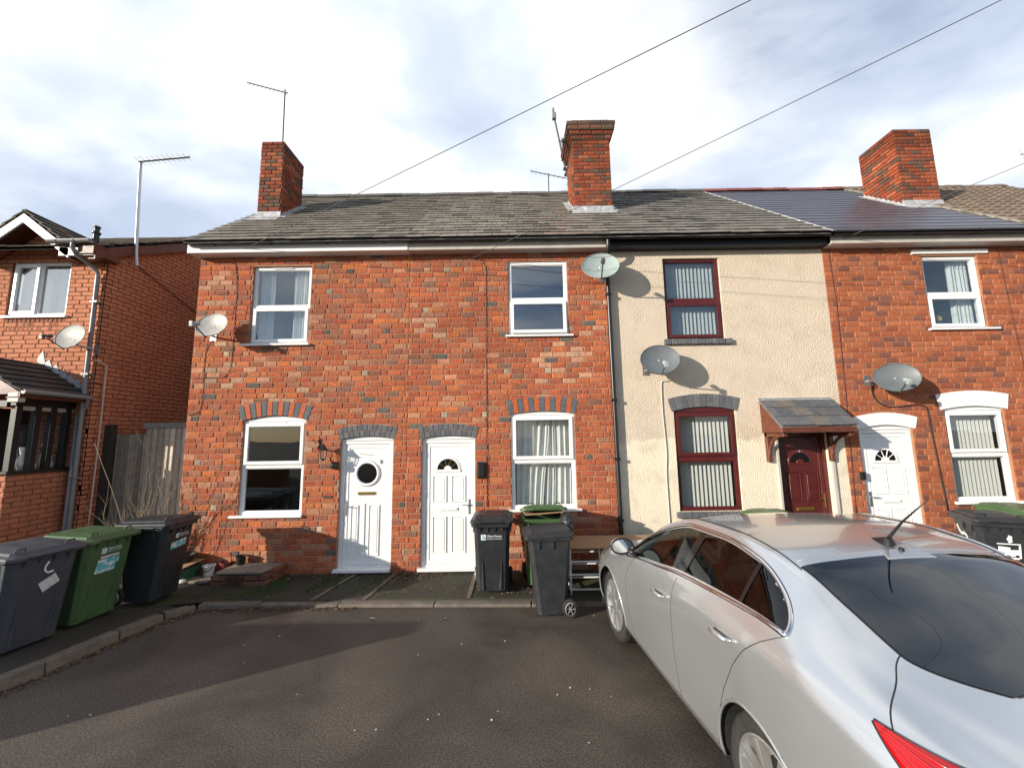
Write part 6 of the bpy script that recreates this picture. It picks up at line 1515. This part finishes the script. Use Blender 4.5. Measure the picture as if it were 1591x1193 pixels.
    for i in range(n + 1):
        s = 2.225 + (2.855 - 2.225) * i / n; wdt = max(screen_w(s if s > 2.236 else 2.236), .12) + .012 if s < 2.86 else .1
        for k in range(-m, m + 1):
            w = wdt * k / m; sgn = 1 if k >= 0 else -1; q = P3(s, roof_r(s, abs(w)), .004, sgn); vs.append(q)
    m2 = 2 * m + 1; m_.add(vs, [(i * m2 + k, (i + 1) * m2 + k, (i + 1) * m2 + k + 1, i * m2 + k + 1) for i in range(n) for k in range(m2 - 1)])
    rs = m_.build('rear_window', glass_mat('rear_glass', (.055, .08, .10), 1.4, .03, bump=False), t, smooth=True)
    m_ = MB(); vs = []     # black printed border under the glass
    per = []
    for i in range(n + 1):
        s = 2.225 + .63 * i / n; wdt = max(screen_w(max(s, 2.236)), .12); per.append((s, wdt, wdt - .155 * (1 - .35 * i / n)))
    for sgn in (1, -1):
        vs = []
        for s, w1, w0 in per:
            for k in range(6): w = w0 + (w1 + .02 - w0) * k / 5; vs.append(P3(s, roof_r(s, max(w, .02)), .0015, sgn))
        m_.add(vs, [(i * 6 + k, (i + 1) * 6 + k, (i + 1) * 6 + k + 1, i * 6 + k + 1) for i in range(n) for k in range(5)])
    for (sa, sb) in ((2.225, 2.27), (2.74, 2.86)):
        vs = []
        for i in range(7):
            s = sa + (sb - sa) * i / 6; w1 = max(screen_w(min(max(s, 2.236), 2.859)), .12)
            for k in range(-10, 11): vs.append(P3(s, roof_r(s, abs(w1 * k / 10)), .0022, 1 if k >= 0 else -1))
        m_.add(vs, [(i * 21 + k, (i + 1) * 21 + k, (i + 1) * 21 + k + 1, i * 21 + k + 1) for i in range(6) for k in range(20)])
    m_.build('screen_border', blackp, rs)
    m_ = MB()
    for q in range(11):
        s = 2.33 + .038 * q; wd = max(hole_w(s) - .10, .05); m_.tube([P3(s, roof_r(s, abs(wd * k / 12)), .002, 1 if k >= 0 else -1) for k in range(-12, 13)], .0011, 4)
    m_.build('heater_lines', mat('heater', (.10, .06, .04), .5), rs)
    m_ = MB(); vs = []
    for i in range(25):
        s = .10 + .90 * i / 24
        for k in range(-12, 13): vs.append(P3(s, roof_r(s, .61 * abs(k) / 12), -.004, 1 if k >= 0 else -1))
    m_.add(vs, [(i * 25 + k, (i + 1) * 25 + k, (i + 1) * 25 + k + 1, i * 25 + k + 1) for i in range(24) for k in range(24)]); m_.build('windscreen', cg, t, smooth=True)
    m_ = MB(); m_.tube([P3(2.185, roof_r(2.185, abs(w)), .0005, 1 if w >= 0 else -1) for w in [-.585 + 1.17 * k / 30 for k in range(31)]], .004, 5); m_.build('tailgate_gap', mat('seam_pale', (.30, .31, .33), .4), t, smooth=True)
    # high level brake lamp, antenna
    m_ = MB(); c = P3(2.20, 9, .0); m_.hexa([Vector((2.175, -.11, 1.422)), Vector((2.175, .11, 1.422)), Vector((2.262, -.15, 1.385)), Vector((2.262, .15, 1.385)), Vector((2.188, -.10, 1.436)), Vector((2.188, .10, 1.436)), Vector((2.26, -.14, 1.408)), Vector((2.26, .14, 1.408))])
    hl = m_.build('brake_lamp', mat('lamp_clear', (.30, .31, .33), .08, .4, coat=1), t, bevel=.006, seg=2)
    m_ = MB(); m_.lathe([(0, .0), (.014, .0), (.010, .012), (0, .014)], (2.205, 0, 1.431), (.3, 0, 1), 12); m_.build('washer_jet', M['black_plastic'], hl)
    an = Vector((2.10, 0.0, surf(2.10, 9)[1])); m_ = MB(); vs = []
    for s, w, z in ((-.085, .006, .0), (-.03, .024, .016), (.03, .032, .034), (.055, .028, .03), (.07, .018, .0)):
        vs += [an + Vector((s, -w, -.004)), an + Vector((s, -w * .5, z)), an + Vector((s, w * .5, z)), an + Vector((s, w, -.004))]
    m_.add(vs, [(i * 4 + k, i * 4 + k + 1, (i + 1) * 4 + k + 1, (i + 1) * 4 + k) for i in range(4) for k in range(3)] + [(0, 1, 2, 3), (19, 18, 17, 16)]); aa = m_.build('antenna_base', M['black_plastic'], t, smooth=True, auto=50)
    m_ = MB(); m_.tube([an + Vector((.035, 0, .02)), an + Vector((.055, .0, .045)), an + Vector((.13, 0.0, .135)), an + Vector((.275, 0, .275))], [.011, .009, .0055, .0035], 8); m_.build('antenna_rod', M['black_plastic'], aa, smooth=True)
    # sunroof-like trim strips at the right roof edge
    m_ = MB(); m_.tube([P3(s, 6.88, .006, -1) for s in lin(1.85, 2.22, 12)], .008, 6); m_.build('roof_strip', chrome, t, smooth=True)
    # under body, wheel housings, interior
    m_ = MB(); m_.box(-.62, 2.85, -.66, .66, .19, .26); m_.box(.40, 1.9, -.80, .80, .19, .28)
    for a, b_ in WHEELS:
        for sg in (-1, 1):
            n = 20; vs = []
            for k in range(n + 1):
                th_ = -0.35 + (math.pi + .7) * k / n; vs += [(a + (AR + .004) * math.cos(th_), sg * .90, b_ + (AR + .004) * math.sin(th_)), (a + (AR + .004) * math.cos(th_), sg * .60, b_ + (AR + .004) * math.sin(th_))]
            m_.add(vs, [(2 * k, 2 * k + 1, 2 * k + 3, 2 * k + 2) for k in range(n)])
            m_.add([(a + (AR + .004) * math.cos(2 * math.pi * k / 24), sg * .60, b_ + (AR + .004) * math.sin(2 * math.pi * k / 24)) for k in range(24)], [tuple(range(24))])
    m_.build('underbody', inner, t, recalc=False)
    for a, b_ in WHEELS:      # arch lips
        for sg in (-1, 1):
            m_ = MB(); q = []
            for k in range(41):
                th_ = -.28 + (math.pi + .56) * k / 40; s, z = a + AR * math.cos(th_), b_ + AR * math.sin(th_)
                if z > .235: q.append(P3(s, side_at(s, z), -.004, sg))
            m_.tube(q, .010, 6, cap=True); m_.build('wheel_arch', paint, t, smooth=True)
    seat = mat('seat_cloth', (.05, .048, .045), .85, nsc=50, namt=.2)
    m_ = MB(); m_.box(.25, 2.75, -.70, .70, .28, .33); m_.box(.10, .52, -.72, .72, .75, .93); m_.box(2.28, 2.80, -.62, .62, .70, .98)
    m_.build('interior', inner, t)
    for (sx, sy) in ((1.05, -.36), (1.05, .36)):
        m_ = MB(); m_.hexa([(sx - .35, sy - .24, .42), (sx - .35, sy + .24, .42), (sx + .10, sy - .24, .40), (sx + .10, sy + .24, .40), (sx - .35, sy - .24, .58), (sx - .35, sy + .24, .58), (sx + .10, sy - .24, .54), (sx + .10, sy + .24, .54)])
        m_.hexa([(sx, sy - .23, .5), (sx, sy + .23, .5), (sx + .12, sy - .23, .5), (sx + .12, sy + .23, .5), (sx + .20, sy - .19, 1.10), (sx + .20, sy + .19, 1.10), (sx + .27, sy - .19, 1.10), (sx + .27, sy + .19, 1.10)]); m_.box(sx + .2, sx + .28, sy - .12, sy + .12, 1.11, 1.27)
        m_.build('seat', seat, t, bevel=.03, seg=2)
    m_ = MB(); m_.box(1.55, 2.0, -.62, .62, .42, .58); m_.hexa([(1.9, -.62, .5), (1.9, .62, .5), (2.05, -.62, .5), (2.05, .62, .5), (2.08, -.58, 1.12), (2.08, .58, 1.12), (2.16, -.58, 1.12), (2.16, .58, 1.12)])
    for y in (-.4, 0, .4): m_.box(2.09, 2.16, y - .12, y + .12, 1.12, 1.25)
    m_.build('rear_seat', seat, t, bevel=.03, seg=2)
    # wheels
    alloy = mat('alloy', (.66, .66, .65), .28, .85); rub = M['rubber']
    for a, b_ in WHEELS:
        for sg in (-1, 1):
            y0 = sg * .885; wh = None; m_ = MB(); ax = (0, sg, 0)
            m_.lathe([(.232, -.20), (.30, -.205), (.325, -.19), (.333, -.16), (.335, -.10), (.333, -.045), (.325, -.018), (.305, -.002), (.275, .004), (.245, -.002), (.236, -.012), (.232, -.03)], (a, y0, b_), ax, 64, m=0, cap=False)
            for gq in (-.15, -.11, -.07): m_.lathe([(.3365, gq), (.3375, gq + .012), (.3365, gq + .024)], (a, y0, b_), ax, 64, cap=False)
            wh = m_.build('wheel', rub, t, smooth=True, auto=50)
            m_ = MB(); m_.lathe([(.236, -.012), (.240, -.004), (.232, .0), (.222, -.006), (.214, -.03), (.205, -.10), (.20, -.16), (.0, -.165)], (a, y0, b_), ax, 64, cap=False)
            for k in range(7):
                th0 = 2 * math.pi * k / 7 + .2
                for dd in (-.13, .13):
                    th_ = th0 + dd * .55; th2 = th0 + dd; c0, s0_ = math.cos(th_), math.sin(th_); c1, s1_ = math.cos(th2), math.sin(th2)
                    p0, p1 = Vector((a + .05 * c0, y0 - sg * .012, b_ + .05 * s0_)), Vector((a + .226 * c1, y0 - sg * .008, b_ + .226 * s1_)); d = (p1 - p0).normalized(); n_ = Vector((-d.z, 0, d.x)); 
                    hw0, hw1 = .013, .016
                    P = [p0 - n_ * hw0 - Vector((0, sg * .03, 0)), p0 + n_ * hw0 - Vector((0, sg * .03, 0)), p1 - n_ * hw1 - Vector((0, sg * .03, 0)), p1 + n_ * hw1 - Vector((0, sg * .03, 0)), p0 - n_ * hw0 * .6, p0 + n_ * hw0 * .6, p1 - n_ * hw1 * .7, p1 + n_ * hw1 * .7]
                    m_.hexa(P)
            m_.lathe([(.062, -.05), (.062, -.014), (.05, -.006), (.03, -.003), (0, -.002)], (a, y0, b_), ax, 28, cap=False)
            m_.build('rim', alloy, wh, smooth=True, auto=35)
            m_ = MB(); m_.lathe([(.15, -.10), (.15, -.085), (0, -.085)], (a, y0, b_), ax, 32); m_.build('brake_disc', M['dark_steel'], wh)
    # number plate recess, bumper line, front lamps
    m_ = MB(); m_.tube([P3(s, side_at(s, .70 - .02 * (s - 2.6)), -.001, sg_) for sg_ in (1,) for s in lin(2.70, 3.17, 16)], .004, 5); m_.build('bumper_gap', seamm, t, smooth=True)
    m_ = MB(); m_.tube([P3(s, side_at(s, .70 - .02 * (s - 2.6)), -.001, -1) for s in lin(2.70, 3.17, 16)], .004, 5); m_.build('bumper_gap', seamm, t, smooth=True)
    for s0, dr, nm in ((ss[-1], 1, 'tailgate_panel'), (ss[0], -1, 'front_bumper')):
        P = sec(s0); m_ = MB(); nr, nc = 36, 24; vs = []
        for j in range(nr + 1):
            w, z = surf(s0, 9 * j / nr, P)
            fz = math.sin(math.pi * min(1, (z - .2) / (P[9][1] - .2)))
            for k in range(nc + 1):
                u = -1 + 2 * k / nc; vs.append((s0 + dr * (.055 * (1 - u * u) * (.35 + .65 * max(fz, 0)) * min(1, w / .3)), u * w, z))
        m_.add(vs, [(j * (nc + 1) + k, j * (nc + 1) + k + 1, (j + 1) * (nc + 1) + k + 1, (j + 1) * (nc + 1) + k) for j in range(nr) for k in range(nc)])
        o = m_.build(nm, paint if dr > 0 else blackp, t, smooth=True, recalc=False)
        if dr < 0: o.data.flip_normals()
        m_ = MB(); m_.box(-.012, .0, -.26, .26, -.055, .055); q = m_.build('number_plate', mat('plate', (.62, .45, .03) if dr > 0 else (.7, .7, .7), .4), o); q.location = (s0 + dr * .062, 0, .74 if dr > 0 else .40)
    for sg in (1, -1):
        m_ = MB(); vs = []
        for i in range(11):
            s = -.76 + .45 * i / 10
            for k in range(6): vs.append(P3(s, 4.2 + 1.9 * k / 5 * (1 - .5 * i / 10), .004, sg))
        m_.add(vs, [(i * 6 + k, (i + 1) * 6 + k, (i + 1) * 6 + k + 1, i * 6 + k + 1) for i in range(10) for k in range(5)]); m_.build('headlamp', bpy.data.materials['lamp_clear'], t, smooth=True)
    return t
car = build_car()
